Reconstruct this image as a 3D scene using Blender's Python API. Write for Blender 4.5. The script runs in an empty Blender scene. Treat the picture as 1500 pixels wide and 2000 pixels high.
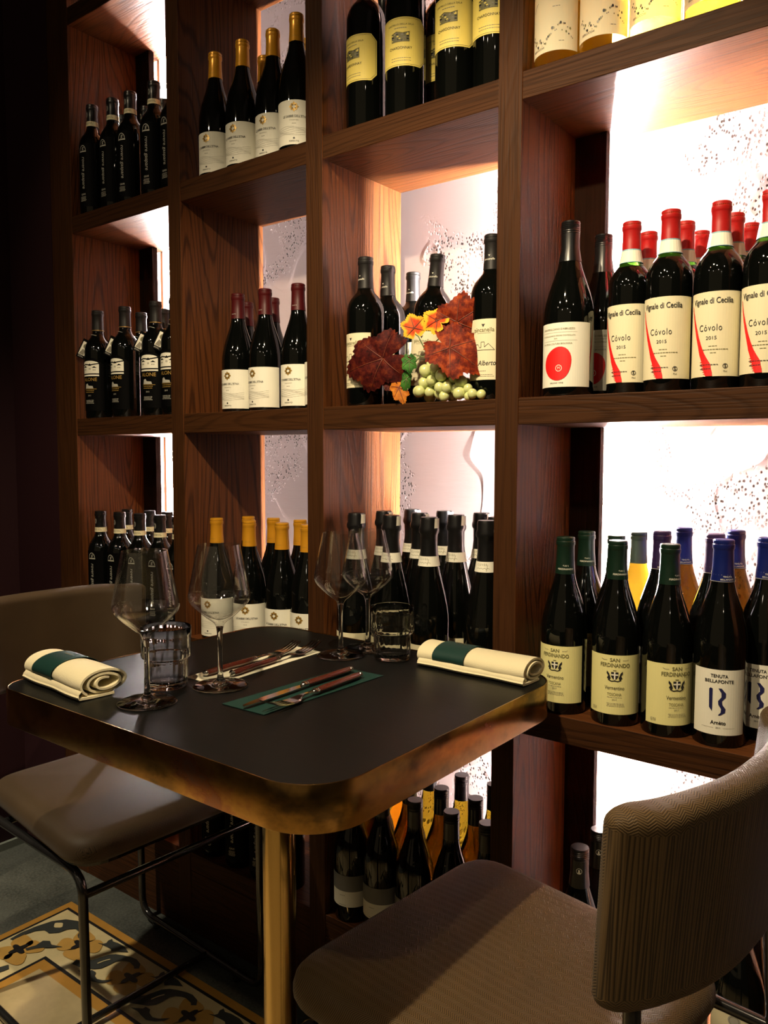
import bpy, bmesh, math, random
from mathutils import Vector, Matrix

SC = bpy.context.scene
COL = SC.collection
PI = math.pi

# ------------------------------------------------------------------ camera
YAW, PITCH, ROLL = 0.6576480, 0.0695373, 0.00155456
cyw, syw, cp, sp = math.cos(YAW), math.sin(YAW), math.cos(PITCH), math.sin(PITCH)
fwd = Vector((-syw * cp, cyw * cp, -sp)); rgt = Vector((cyw, syw, 0)); upv = rgt.cross(fwd)
rr = rgt * math.cos(ROLL) + upv * math.sin(ROLL); uu = upv * math.cos(ROLL) - rgt * math.sin(ROLL)
cam = bpy.data.objects.new('camera', bpy.data.cameras.new('camera')); COL.objects.link(cam)
cam.matrix_world = Matrix(((rr.x, uu.x, -fwd.x, 0.0), (rr.y, uu.y, -fwd.y, -1.22), (rr.z, uu.z, -fwd.z, 1.1651), (0, 0, 0, 1)))
cam.data.sensor_fit = 'VERTICAL'; cam.data.sensor_height = 36.0; cam.data.lens = 28.374
cam.data.clip_start = 0.02
SC.camera = cam

# ------------------------------------------------------------------ view and world
SC.view_settings.view_transform = 'Standard'; SC.view_settings.look = 'None'
SC.view_settings.exposure = 0.0; SC.view_settings.gamma = 1.0
SC.view_settings.use_curve_mapping = False
SC.cycles.use_denoising = True
SC.cycles.max_bounces = 12; SC.cycles.transmission_bounces = 12; SC.cycles.glossy_bounces = 5
SC.cycles.diffuse_bounces = 4
SC.cycles.caustics_reflective = False; SC.cycles.caustics_refractive = False
SC.cycles.sample_clamp_indirect = 6.0
W = bpy.data.worlds.new('world'); SC.world = W; W.use_nodes = True
W.node_tree.nodes['Background'].inputs[0].default_value = (1.0, 0.72, 0.45, 1)
W.node_tree.nodes['Background'].inputs[1].default_value = 0.012

# ------------------------------------------------------------------ lights
def spot(name, loc, target, energy, color, size, angle, blend=0.4):
    d = bpy.data.lights.new(name, 'SPOT'); d.energy = energy; d.color = color
    d.shadow_soft_size = size; d.spot_size = math.radians(angle); d.spot_blend = blend
    o = bpy.data.objects.new(name, d); COL.objects.link(o); o.location = loc
    o.rotation_euler = (Vector(target) - Vector(loc)).to_track_quat('-Z', 'Y').to_euler()
    return o
def area(name, loc, target, energy, color, sx, sy):
    d = bpy.data.lights.new(name, 'AREA'); d.energy = energy; d.color = color
    d.shape = 'RECTANGLE'; d.size = sx; d.size_y = sy
    o = bpy.data.objects.new(name, d); COL.objects.link(o); o.location = loc
    o.rotation_euler = (Vector(target) - Vector(loc)).to_track_quat('-Z', 'Y').to_euler()
    return o
WARM = (1.0, 0.80, 0.52)
spot('table_spot', (-0.60, -0.90, 2.15), (-0.80, -0.30, 0.8), 95, WARM, 0.018, 112, 0.5)
spot('ceiling_spot_right', (-0.25, -1.9, 2.6), (-0.50, 0.0, 1.10), 52, WARM, 0.03, 50, 0.6)
spot('ceiling_spot_left', (-1.45, -2.0, 2.6), (-1.40, 0.0, 1.45), 42, WARM, 0.03, 50, 0.6)
spot('ceiling_spot_floor', (-2.0, -1.35, 2.6), (-1.78, -0.42, 0.0), 190, (1.0, 0.86, 0.62), 0.03, 38, 0.5)
area('added_fill_behind', (-0.6, -3.1, 1.5), (-0.9, 0.0, 0.9), 3.0, (1.0, 0.74, 0.42), 3.6, 2.2)  # added fill light, gives the brass something bright to reflect
def point_light(name, loc, energy, color=(1.0, 0.86, 0.66), r=0.028):
    d = bpy.data.lights.new(name, 'POINT'); d.energy = energy; d.color = color; d.shadow_soft_size = r
    o = bpy.data.objects.new(name, d); COL.objects.link(o); o.location = loc; return o
for k, p in enumerate([(0.9, -1.5, 2.45), (0.2, -2.6, 2.45), (-1.0, -2.9, 2.45), (0.95, -2.7, 2.3), (-1.9, -2.2, 2.45)]):
    point_light('added_highlight', p, 3.0)  # unseen point lights added to put highlights on glass and bottles
LED_STRENGTH = 2900.0

# ------------------------------------------------------------------ helpers: colours and materials
def lin(c):
    c = c / 255.0
    return c / 12.92 if c <= 0.04045 else ((c + 0.055) / 1.055) ** 2.4
def rgb(r, g, b): return (lin(r), lin(g), lin(b), 1.0)
def mat(name, col=(0.5, 0.5, 0.5, 1), rough=0.5, metal=0.0, spec=0.5, trans=0.0, ior=1.5, coat=0.0, sheen=0.0):
    m = bpy.data.materials.new(name); m.use_nodes = True
    b = m.node_tree.nodes['Principled BSDF']
    b.inputs['Base Color'].default_value = col; b.inputs['Roughness'].default_value = rough
    b.inputs['Metallic'].default_value = metal; b.inputs['Specular IOR Level'].default_value = spec
    b.inputs['Transmission Weight'].default_value = trans; b.inputs['IOR'].default_value = ior
    b.inputs['Coat Weight'].default_value = coat; b.inputs['Sheen Weight'].default_value = sheen
    return m
class NT:
    """small helper round a material's node tree"""
    def __init__(s, m): s.m = m; s.t = m.node_tree; s.b = s.t.nodes['Principled BSDF']
    def n(s, kind, **kw):
        o = s.t.nodes.new(kind)
        for k, v in kw.items(): setattr(o, k, v)
        return o
    def l(s, a, b): s.t.links.new(a, b)
    def math(s, op, a, b=None, c=None):
        o = s.n('ShaderNodeMath', operation=op)
        for i, v in enumerate((a, b, c)):
            if v is None: continue
            if isinstance(v, (int, float)): o.inputs[i].default_value = v
            else: s.l(v, o.inputs[i])
        return o.outputs[0]
    def coords(s, scale=(1, 1, 1), kind='Object'):
        tc = s.n('ShaderNodeTexCoord'); mp = s.n('ShaderNodeMapping'); s.l(tc.outputs[kind], mp.inputs[0])
        mp.inputs['Scale'].default_value = scale
        return mp.outputs[0]
    def noise(s, vec, scale, detail=3, rough=0.5):
        o = s.n('ShaderNodeTexNoise'); s.l(vec, o.inputs['Vector']); o.inputs['Scale'].default_value = scale
        o.inputs['Detail'].default_value = detail; o.inputs['Roughness'].default_value = rough
        return o.outputs['Fac']
    def ramp(s, fac, stops):
        o = s.n('ShaderNodeValToRGB'); s.l(fac, o.inputs[0]); e = o.color_ramp.elements
        while len(e) < len(stops): e.new(0.5)
        for k, (p, c) in enumerate(stops):
            e[k].position = p; e[k].color = c if len(c) == 4 else (*c, 1)
        return o.outputs[0]
    def mix(s, f, a, b):
        o = s.n('ShaderNodeMix', data_type='RGBA')
        for i, v in ((0, f), (6, a), (7, b)):
            if isinstance(v, (int, float)): o.inputs[i].default_value = v
            elif isinstance(v, tuple): o.inputs[i].default_value = v
            else: s.l(v, o.inputs[i])
        return o.outputs[2]
    def bump(s, h, strength, dist):
        o = s.n('ShaderNodeBump'); o.inputs['Strength'].default_value = strength; o.inputs['Distance'].default_value = dist
        s.l(h, o.inputs['Height']); s.l(o.outputs[0], s.b.inputs['Normal'])

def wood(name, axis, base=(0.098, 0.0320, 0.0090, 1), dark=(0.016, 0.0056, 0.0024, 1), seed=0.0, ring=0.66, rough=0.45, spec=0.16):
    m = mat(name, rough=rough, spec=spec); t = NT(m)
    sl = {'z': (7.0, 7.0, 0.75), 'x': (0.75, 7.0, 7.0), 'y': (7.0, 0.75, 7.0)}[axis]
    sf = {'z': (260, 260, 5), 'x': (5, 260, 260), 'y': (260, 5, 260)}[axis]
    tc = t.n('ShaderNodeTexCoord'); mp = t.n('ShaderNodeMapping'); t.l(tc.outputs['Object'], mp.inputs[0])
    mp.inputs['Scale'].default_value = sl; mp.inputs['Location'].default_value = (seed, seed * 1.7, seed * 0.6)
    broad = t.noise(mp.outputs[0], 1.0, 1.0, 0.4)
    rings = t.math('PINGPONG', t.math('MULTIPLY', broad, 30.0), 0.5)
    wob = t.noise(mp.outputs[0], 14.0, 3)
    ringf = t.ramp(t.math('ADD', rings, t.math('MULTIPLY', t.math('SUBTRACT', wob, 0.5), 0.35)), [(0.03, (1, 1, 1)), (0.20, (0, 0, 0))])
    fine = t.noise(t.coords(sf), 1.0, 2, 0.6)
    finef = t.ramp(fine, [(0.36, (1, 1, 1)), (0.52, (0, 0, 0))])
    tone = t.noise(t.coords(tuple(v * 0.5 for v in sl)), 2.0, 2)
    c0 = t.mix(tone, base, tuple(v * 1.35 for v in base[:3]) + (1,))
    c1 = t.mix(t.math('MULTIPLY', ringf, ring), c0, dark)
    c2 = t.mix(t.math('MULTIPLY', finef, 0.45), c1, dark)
    t.l(c2, t.b.inputs['Base Color'])
    h = t.math('SUBTRACT', 1.0, t.math('ADD', t.math('MULTIPLY', ringf, 0.7), t.math('MULTIPLY', finef, 0.5)))
    t.bump(h, 0.35, 0.0012)
    return m
WOOD_Z_LIT = wood('stained_ash_upright_lit', 'z'); WOOD_X = wood('stained_ash_board_lit', 'x', seed=3.1, ring=0.4)  # glow inside the bays is put into the colour, paler than the edges
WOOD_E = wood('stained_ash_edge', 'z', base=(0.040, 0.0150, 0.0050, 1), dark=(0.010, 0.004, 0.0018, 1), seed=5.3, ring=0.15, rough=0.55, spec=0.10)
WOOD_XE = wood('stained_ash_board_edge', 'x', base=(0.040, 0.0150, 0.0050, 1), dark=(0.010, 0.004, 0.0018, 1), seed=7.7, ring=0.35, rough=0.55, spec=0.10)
WOOD_SHADE = wood('shaded_ash_batten', 'z', base=(0.010, 0.0036, 0.0016, 1), dark=(0.006, 0.002, 0.001, 1), seed=2.2, ring=0.3, rough=0.8, spec=0.04)  # batten shade is put into the colour, a darkened copy of the ash

def plaster():
    m = mat('rough_plaster', rough=0.9, spec=0.12); t = NT(m)
    v = t.coords((1, 1, 1))
    big = t.noise(v, 2.3, 3, 0.6)
    bandmask = t.ramp(t.math('ABSOLUTE', t.math('SUBTRACT', t.noise(v, 2.6, 2, 0.55), 0.5)), [(0.026, (1, 1, 1)), (0.062, (0, 0, 0))])
    vor = t.n('ShaderNodeTexVoronoi', feature='F1'); t.l(t.coords((1.25, 1, 1.0)), vor.inputs['Vector']); vor.inputs['Scale'].default_value = 130.0
    vor.inputs['Randomness'].default_value = 1.0
    pit = t.ramp(vor.outputs['Distance'], [(0.26, (1, 1, 1)), (0.42, (0, 0, 0))])
    broken = t.ramp(t.noise(v, 30.0, 2), [(0.36, (0, 0, 0)), (0.42, (1, 1, 1))])
    pits = t.math('MULTIPLY', t.math('MULTIPLY', pit, bandmask), broken)
    c = t.mix(big, (0.33, 0.255, 0.24, 1), (0.42, 0.34, 0.325, 1))
    c = t.mix(t.math('MULTIPLY', pits, 0.93), c, (0.022, 0.015, 0.012, 1))
    t.l(c, t.b.inputs['Base Color'])
    sweep = t.noise(t.coords((1.5, 1, 9.0)), 6.0, 4, 0.6)
    ridge = t.math('ABSOLUTE', t.math('SUBTRACT', t.noise(v, 4.2, 1), 0.5))
    ridgef = t.ramp(ridge, [(0.0, (1, 1, 1)), (0.012, (0, 0, 0))])
    h = t.math('ADD', t.math('MULTIPLY', sweep, 0.30), t.math('MULTIPLY', pits, -1.4))
    h = t.math('ADD', h, t.math('MULTIPLY', ridgef, 0.25))
    t.bump(h, 0.55, 0.004)
    return m
PLASTER = plaster()

def burgundy():
    m = mat('burgundy_paint', (0.018, 0.0035, 0.006, 1), 0.62, spec=0.3); t = NT(m)
    t.bump(t.noise(t.coords(), 60, 2), 0.05, 0.002)
    return m
BURG = burgundy()

def concrete():
    m = mat('grey_floor', rough=0.6, spec=0.4); t = NT(m); v = t.coords()
    a = t.noise(v, 5.0, 5, 0.6); b = t.noise(v, 160.0, 2, 0.7)
    c = t.ramp(t.math('ADD', t.math('MULTIPLY', a, 0.6), t.math('MULTIPLY', b, 0.4)),
               [(0.36, (0.022, 0.025, 0.022)), (0.66, (0.105, 0.112, 0.098))])
    t.l(c, t.b.inputs['Base Color']); t.bump(b, 0.15, 0.0008)
    return m
FLOOR = concrete()

def tilemat(name, col, amt=0.35):
    m = mat(name, col, 0.5, spec=0.45); t = NT(m); v = t.coords()
    a = t.noise(v, 14.0, 4, 0.65); b = t.noise(v, 220, 2)
    dk = tuple(x * 0.62 for x in col[:3]) + (1,)
    c = t.mix(t.math('MULTIPLY', t.ramp(a, [(0.35, (1, 1, 1)), (0.65, (0, 0, 0))]), amt), col, dk)
    t.l(c, t.b.inputs['Base Color']); t.bump(b, 0.08, 0.0006)
    return m
T_CREAM = tilemat('cream_cement', (0.60, 0.50, 0.27, 1)); T_BEIGE = tilemat('beige_cement', (0.46, 0.36, 0.19, 1), 0.45)
T_OCHRE = tilemat('ochre_cement', (0.42, 0.21, 0.035, 1)); T_PALE = tilemat('pale_ochre_cement', (0.52, 0.30, 0.07, 1), 0.5)
T_CHAR = tilemat('charcoal_cement', (0.035, 0.040, 0.038, 1)); T_BLACK = tilemat('black_cement', (0.008, 0.008, 0.009, 1), 0.1)

def brass(name, patina):
    m = mat(name, (0.62, 0.43, 0.17, 1), 0.2, metal=1.0); t = NT(m); v = t.coords()
    a = t.noise(t.coords((1, 1, 1.6)), 9.0, 5, 0.62); f = t.noise(v, 45.0, 3, 0.6)
    if patina:
        c = t.ramp(a, [(0.34, (0.16, 0.10, 0.045)), (0.46, (0.42, 0.24, 0.07)), (0.55, (0.60, 0.34, 0.10)), (0.66, (0.42, 0.17, 0.09)), (0.78, (0.30, 0.20, 0.18))])
        t.l(c, t.b.inputs['Base Color'])
        r = t.math('ADD', 0.13, t.math('MULTIPLY', a, 0.22)); t.l(r, t.b.inputs['Roughness'])
        t.bump(t.math('ADD', t.math('MULTIPLY', a, 0.6), t.math('MULTIPLY', f, 0.1)), 0.22, 0.003)
    else:
        t.b.inputs['Roughness'].default_value = 0.16
        st = t.noise(t.coords((120, 120, 1.0)), 1.0, 2)
        t.l(t.math('ADD', 0.12, t.math('MULTIPLY', st, 0.12)), t.b.inputs['Roughness'])
    return m
BRASS_BAND = brass('aged_brass', True); BRASS_LEG = brass('polished_brass', False)

def tabletop():
    m = mat('black_laminate', (0.004, 0.0042, 0.004, 1), 0.42, spec=0.20); t = NT(m)
    g = t.noise(t.coords((2.5, 90, 2)), 1.0, 3)
    t.bump(g, 0.12, 0.0008)
    return m
TOP = tabletop()

def fabric(name, col, hi, scale, strength, rough=0.5):
    """chevron weave over UV metres"""
    m = mat(name, col, rough, spec=0.20, sheen=0.05); t = NT(m)
    tc = t.n('ShaderNodeTexCoord'); sx = t.n('ShaderNodeSeparateXYZ'); t.l(tc.outputs['UV'], sx.inputs[0])
    w = 0.0095 * scale
    fu = t.math('PINGPONG', sx.outputs[0], w)
    k = t.math('ADD', sx.outputs[1], t.math('MULTIPLY', fu, 0.85))
    line = t.math('PINGPONG', k, 0.0021 * scale)
    lf = t.math('DIVIDE', line, 0.0021 * scale)
    cl = t.noise(t.coords((1, 1, 1)), 9.0, 4, 0.6)
    base = t.mix(cl, tuple(v * 0.72 for v in col[:3]) + (1,), hi)
    c = t.mix(t.ramp(lf, [(0.15, (1, 1, 1)), (0.6, (0, 0, 0))]), base, tuple(v * 0.30 for v in col[:3]) + (1,))
    t.l(c, t.b.inputs['Base Color'])
    t.bump(lf, strength, 0.0009 * scale)
    return m
LEATHER_R = fabric('herringbone_leatherette', (0.088, 0.052, 0.020, 1), (0.140, 0.086, 0.034, 1), 0.72, 0.55, 0.62)
LEATHER_L = fabric('smooth_leatherette', (0.050, 0.029, 0.012, 1), (0.076, 0.046, 0.020, 1), 0.35, 0.15, 0.60)
TUBE = mat('black_lacquered_steel', (0.010, 0.010, 0.010, 1), 0.16, spec=0.6, coat=0.3)
STEEL = mat('polished_steel', (0.62, 0.60, 0.57, 1), 0.12, metal=1.0)
HANDLE = mat('red_brown_resin', (0.075, 0.011, 0.004, 1), 0.25, spec=0.6, coat=0.4)
GLASS = mat('clear_glass', (0.98, 0.985, 0.98, 1), 0.0, trans=1.0, ior=1.47)
TUMBLER = mat('tumbler_glass', (1, 1, 1, 1), 0.0, trans=1.0, ior=1.33)
THIN = bpy.data.materials.new('thin_clear_glass'); THIN.use_nodes = True
_t = THIN.node_tree; _t.nodes.clear(); _mx = _t.nodes.new('ShaderNodeMixShader'); _tr = _t.nodes.new('ShaderNodeBsdfTransparent'); _gl = _t.nodes.new('ShaderNodeBsdfGlossy')
_out = _t.nodes.new('ShaderNodeOutputMaterial'); _lw = _t.nodes.new('ShaderNodeLayerWeight'); _lw.inputs['Blend'].default_value = 0.5
_pw = _t.nodes.new('ShaderNodeMath'); _pw.operation = 'POWER'; _pw.inputs[1].default_value = 3.6; _t.links.new(_lw.outputs['Facing'], _pw.inputs[0])
_fr = _t.nodes.new('ShaderNodeMath'); _fr.operation = 'MULTIPLY_ADD'; _fr.inputs[1].default_value = 0.95; _fr.inputs[2].default_value = 0.085; _t.links.new(_pw.outputs[0], _fr.inputs[0])
_tr.inputs[0].default_value = (0.985, 0.99, 0.985, 1); _gl.inputs['Roughness'].default_value = 0.01; _gl.inputs[0].default_value = (1, 1, 1, 1)
_t.links.new(_fr.outputs[0], _mx.inputs[0]); _t.links.new(_tr.outputs[0], _mx.inputs[1]); _t.links.new(_gl.outputs[0], _mx.inputs[2]); _t.links.new(_mx.outputs[0], _out.inputs[0])
GREENPAPER = mat('dark_green_paper', (0.007, 0.034, 0.028, 1), 0.55, spec=0.3)
WHITEPAPER = mat('cream_paper', (0.80, 0.76, 0.60, 1), 0.6)
LED = bpy.data.materials.new('led_light'); LED.use_nodes = True
_n = LED.node_tree; _n.nodes.clear(); _e = _n.nodes.new('ShaderNodeEmission'); _o = _n.nodes.new('ShaderNodeOutputMaterial')
_e.inputs[0].default_value = (1.0, 0.90, 0.86, 1); _e.inputs[1].default_value = LED_STRENGTH; _n.links.new(_e.outputs[0], _o.inputs[0])

def napkin_mat():
    m = mat('cream_linen', (0.78, 0.70, 0.46, 1), 0.85, spec=0.2, sheen=0.3); t = NT(m)
    t.bump(t.math('ADD', t.noise(t.coords(), 35, 3), t.math('MULTIPLY', t.noise(t.coords(), 600, 1), 0.25)), 0.35, 0.003)
    return m
LINEN = napkin_mat()

# ------------------------------------------------------------------ helpers: meshes and objects
def finish(name, bm, mats, parent=None, smooth=False, angle=None):
    me = bpy.data.meshes.new(name); bm.normal_update(); bm.to_mesh(me); bm.free()
    for m in (mats if isinstance(mats, (list, tuple)) else [mats]): me.materials.append(m)
    if smooth:
        for p in me.polygons: p.use_smooth = True
        if angle is not None: me.set_sharp_from_angle(angle=math.radians(angle))
    o = bpy.data.objects.new(name, me); COL.objects.link(o)
    if parent: o.parent = parent
    return o
def tag(o, label=None, cat=None, group=None, kind=None):
    if label: o['label'] = label
    if cat: o['category'] = cat
    if group: o['group'] = group
    if kind: o['kind'] = kind
    return o
def empty(name, loc=(0, 0, 0), rz=0.0):
    o = bpy.data.objects.new(name, None); COL.objects.link(o); o.location = loc; o.rotation_euler = (0, 0, rz)
    o.empty_display_size = 0.02
    return o
def copy_tree(o, parent=None):
    c = o.copy(); COL.objects.link(c)
    if parent: c.parent = parent
    for ch in o.children: copy_tree(ch, c)
    return c
def box_bm(bm, x0, x1, y0, y1, z0, z1, bevel=0.0, mi=0):
    r = bmesh.ops.create_cube(bm, size=1.0)
    vs = r['verts']
    for v in vs:
        v.co = Vector(((x0 + x1) / 2 + v.co.x * (x1 - x0), (y0 + y1) / 2 + v.co.y * (y1 - y0), (z0 + z1) / 2 + v.co.z * (z1 - z0)))
    fs = {f for v in vs for f in v.link_faces}
    for f in fs: f.material_index = mi
    if bevel:
        es = list({e for v in vs for e in v.link_edges})
        bmesh.ops.bevel(bm, geom=es, offset=bevel, segments=2, affect='EDGES', profile=0.5)
def box(name, x0, x1, y0, y1, z0, z1, m, parent=None, bevel=0.0):
    bm = bmesh.new(); box_bm(bm, x0, x1, y0, y1, z0, z1, bevel)
    return finish(name, bm, m, parent)
def lathe_bm(bm, prof, seg=40, mi=None, close=False):
    rings = []
    for r, z in prof:
        if r < 1e-6: rings.append([bm.verts.new((0, 0, z))])
        else: rings.append([bm.verts.new((r * math.cos(2 * PI * k / seg), r * math.sin(2 * PI * k / seg), z)) for k in range(seg)])
    pairs = list(zip(rings[:-1], rings[1:]))
    if close: pairs.append((rings[-1], rings[0]))
    for i, (a, b) in enumerate(pairs):
        for k in range(seg):
            j = (k + 1) % seg
            if len(a) == 1 and len(b) == 1: continue
            if len(a) == 1: f = bm.faces.new((a[0], b[j], b[k]))
            elif len(b) == 1: f = bm.faces.new((a[k], a[j], b[0]))
            else: f = bm.faces.new((a[k], a[j], b[j], b[k]))
            if mi: f.material_index = mi(0.5 * (prof[i][1] + prof[(i + 1) % len(prof)][1]))
    bmesh.ops.recalc_face_normals(bm, faces=bm.faces)
def fillet(pts, rad, seg=6, closed=False):
    pts = [Vector(p) for p in pts]; out = []
    n = len(pts)
    for i, p in enumerate(pts):
        if not closed and i in (0, n - 1): out.append(p); continue
        a, b = pts[i - 1], pts[(i + 1) % n]
        da, db = (a - p), (b - p)
        ang = da.angle(db)
        if ang > math.radians(177): out.append(p); continue
        d = min(rad / math.tan(ang / 2), da.length * 0.48, db.length * 0.48)
        pa, pb = p + da.normalized() * d, p + db.normalized() * d
        for k in range(seg + 1):
            t = k / seg
            out.append(pa * (1 - t) ** 2 + p * 2 * t * (1 - t) + pb * t ** 2)
    return out
def tube_bm(bm, path, r, seg=12, closed=False, radii=None):
    path = [Vector(p) for p in path]; n = len(path)
    up = Vector((0, 0, 1)); rings = []; prev = None
    for i, p in enumerate(path):
        if closed: t = (path[(i + 1) % n] - path[i - 1])
        else: t = path[min(i + 1, n - 1)] - path[max(i - 1, 0)]
        t.normalize()
        if prev is None:
            a = up if abs(t.dot(up)) < 0.95 else Vector((1, 0, 0))
            nrm = (a - t * a.dot(t)).normalized()
        else:
            nrm = (prev - t * prev.dot(t)).normalized()
        prev = nrm; bn = t.cross(nrm)
        rad = radii[i] if radii else r
        rings.append([bm.verts.new(p + (nrm * math.cos(2 * PI * k / seg) + bn * math.sin(2 * PI * k / seg)) * rad) for k in range(seg)])
    for i in range(n if closed else n - 1):
        a, b = rings[i], rings[(i + 1) % n]
        for k in range(seg):
            bm.faces.new((a[k], a[(k + 1) % seg], b[(k + 1) % seg], b[k]))
    if not closed:
        bm.faces.new(rings[0][::-1]); bm.faces.new(rings[-1])
def tube(name, path, r, m, parent=None, seg=12, closed=False):
    bm = bmesh.new(); tube_bm(bm, path, r, seg, closed)
    return finish(name, bm, m, parent, smooth=True, angle=50)
def rounded_rect(x0, x1, y0, y1, r, seg=8):
    rs = r if isinstance(r, (list, tuple)) else [r] * 4
    pts = []
    for (cx, cy, a0, q) in ((x1 - rs[0], y1 - rs[0], 0, rs[0]), (x0 + rs[1], y1 - rs[1], 90, rs[1]), (x0 + rs[2], y0 + rs[2], 180, rs[2]), (x1 - rs[3], y0 + rs[3], 270, rs[3])):
        for k in range(seg + 1):
            a = math.radians(a0 + 90 * k / seg); pts.append((cx + q * math.cos(a), cy + q * math.sin(a)))
    return pts
def prism_bm(bm, pts, z0, z1, mi=0):
    a = [bm.verts.new((x, y, z0)) for x, y in pts]; b = [bm.verts.new((x, y, z1)) for x, y in pts]
    n = len(pts); fs = [bm.faces.new(a[::-1]), bm.faces.new(b)]
    for k in range(n): fs.append(bm.faces.new((a[k], a[(k + 1) % n], b[(k + 1) % n], b[k])))
    for f in fs: f.material_index = mi
    return fs

# ------------------------------------------------------------------ the setting
tag(box('floor', -2.60, 2.2, -3.6, 0.36, -0.06, 0.0, FLOOR), kind='structure')
tag(box('wall_back', -2.60, 2.2, 0.30, 0.36, 0.0, 2.9, PLASTER), kind='structure')
tag(box('wall_left', -2.60, -2.31, -3.2, 0.30, 0.0, 2.9, BURG), kind='structure')
tag(box('trim_1', -2.309, -2.085, 0.0, 0.299, 0.0, 2.9, BURG), kind='structure')
SKIRT = mat('pale_skirting', (0.20, 0.22, 0.19, 1), 0.5)
tag(box('baseboard_left', -2.309, -2.297, -3.2, -0.001, 0.0, 0.022, SKIRT), kind='structure')
tag(box('ceiling', -2.60, 2.2, -3.6, 0.36, 2.9, 2.96, mat('dark_ceiling', (0.05, 0.035, 0.028, 1), 0.8)), kind='structure')

# encaustic tile carpet set in the floor: one mesh, colours are its surface pattern
def tile_carpet():
    bm = bmesh.new(); X0, Y0 = -1.890, -0.108          # outer corner; runs toward +x and -y
    XE, YE = 0.9, -3.0
    ZS = 0.0004
    def rect(x0, x1, y0, y1, lv, mi):
        z = 0.0008 + lv * ZS
        f = bm.faces.new([bm.verts.new((x, y, z)) for x, y in ((x0, y0), (x1, y0), (x1, y1), (x0, y1))]); f.material_index = mi
    def poly(pts, lv, mi):
        z = 0.0008 + lv * ZS
        f = bm.faces.new([bm.verts.new((x, y, z)) for x, y in pts]); f.material_index = mi
        if f.calc_area() and f.normal.z < 0: f.normal_flip()
    rect(X0, XE, YE, Y0, 0, 2)                        # ochre ground
    rect(X0 + .020, XE, YE, Y0 - .020, 1, 5)          # black outer line
    rect(X0 + .028, XE, YE, Y0 - .028, 2, 0)          # cream band
    rect(X0 + .166, XE, YE, Y0 - .166, 3, 5)          # black inner line
    rect(X0 + .175, XE, YE, Y0 - .175, 4, 2)          # ochre inner strip
    rect(X0 + .200, XE, YE, Y0 - .200, 5, 1)          # beige field
    def blob(cx, cy, r, lv, mi, sx=1.0, sy=1.0, lob=0, amp=0.0, ph=0.0, rot=0.0):
        pts = []
        for k in range(28):
            a = 2 * PI * k / 28; q = r * (1 + amp * math.cos(lob * a + ph))
            x, y = q * math.cos(a) * sx, q * math.sin(a) * sy
            pts.append((cx + x * math.cos(rot) - y * math.sin(rot), cy + x * math.sin(rot) + y * math.cos(rot)))
        poly(pts, lv, mi)
    def ribbon(path, ws, lv, mi):
        L, R = [], []
        n = len(path)
        for i, (x, y) in enumerate(path):
            xa, ya = path[max(i - 1, 0)]; xb, yb = path[min(i + 1, n - 1)]
            dx, dy = xb - xa, yb - ya; d = math.hypot(dx, dy) or 1
            L.append((x - dy / d * ws[i], y + dx / d * ws[i])); R.append((x + dy / d * ws[i], y - dx / d * ws[i]))
        for i in range(n - 1): poly([L[i], L[i + 1], R[i + 1], R[i]], lv, mi)
    def curve(ctrl, n=20):
        out = []
        P = [ctrl[0]] + list(ctrl) + [ctrl[-1]]
        for i in range(len(P) - 3):
            for k in range(n // 2):
                t = k / (n // 2)
                out.append(tuple(0.5 * ((2 * P[i + 1][q]) + (-P[i][q] + P[i + 2][q]) * t + (2 * P[i][q] - 5 * P[i + 1][q] + 4 * P[i + 2][q] - P[i + 3][q]) * t * t + (-P[i][q] + 3 * P[i + 1][q] - 3 * P[i + 2][q] + P[i + 3][q]) * t ** 3) for q in (0, 1)))
        out.append(ctrl[-1]); return out
    def motif(T):
        """one 0.2 m repeat in band space: s along the band 0..0.2, t across it 0..0.138 from the outer line"""
        def M(pts): return [T(s, t) for s, t in pts]
        def ribb(ctrl, wmax, lv, mi, w0=0.15, w1=0.35):
            wmax = wmax * 1.35; c = curve(M(ctrl)); n = len(c)
            ws = [wmax * (w0 + (1 - w0) * math.sin(PI * min(i / (n - 1) * 0.9 + 0.05, 1)) ** 0.7) for i in range(n)]
            ribbon(c, ws, lv, mi)
        for (ds, dt) in ((-.026, .018), (.026, -.016), (.020, .026), (-.022, -.024)):  # pale flower petals
            cx, cy = T(0.10 + ds, 0.066 + dt); blob(cx, cy, 0.023, 6, 3, 1.25, 0.95, 3, 0.12, ds * 50)
        cx, cy = T(0.10, 0.066)
        blob(cx, cy, 0.0170, 11, 5, 1, 1, 4, 0.40, 0.3)
        def smooth_poly(pts, lv, mi):
            poly(M(pts), lv, mi)
        sc = [(.143, .103), (.160, .096), (.174, .081), (.180, .064), (.186, .047), (.198, .035), (.215, .027), (.235, .020), (.253, .017), (.274, .022), (.286, .034), (.277, .041), (.270, .036), (.262, .035), (.250, .033), (.239, .036), (.228, .042), (.221, .052), (.220, .070), (.217, .085), (.206, .098), (.190, .106), (.172, .114), (.150, .118)]
        smooth_poly(sc, 7, 4)
        smooth_poly([(.126, .037), (.140, .030), (.143, .024), (.138, .015), (.140, .006), (.150, .011), (.165, .007), (.190, .006), (.214, .013), (.203, .020), (.190, .027), (.181, .036), (.172, .031), (.163, .031), (.143, .033)], 9, 4)
        smooth_poly([(.182, .124), (.196, .116), (.206, .110), (.206, .103), (.220, .102), (.228, .110), (.244, .114), (.257, .109), (.275, .093), (.272, .106), (.258, .119), (.240, .127), (.221, .125), (.205, .122)], 9, 4)
        ribb([(0.196, 0.082), (0.200, 0.066), (0.206, 0.055)], 0.0012, 10, 0, 0.8)
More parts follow.
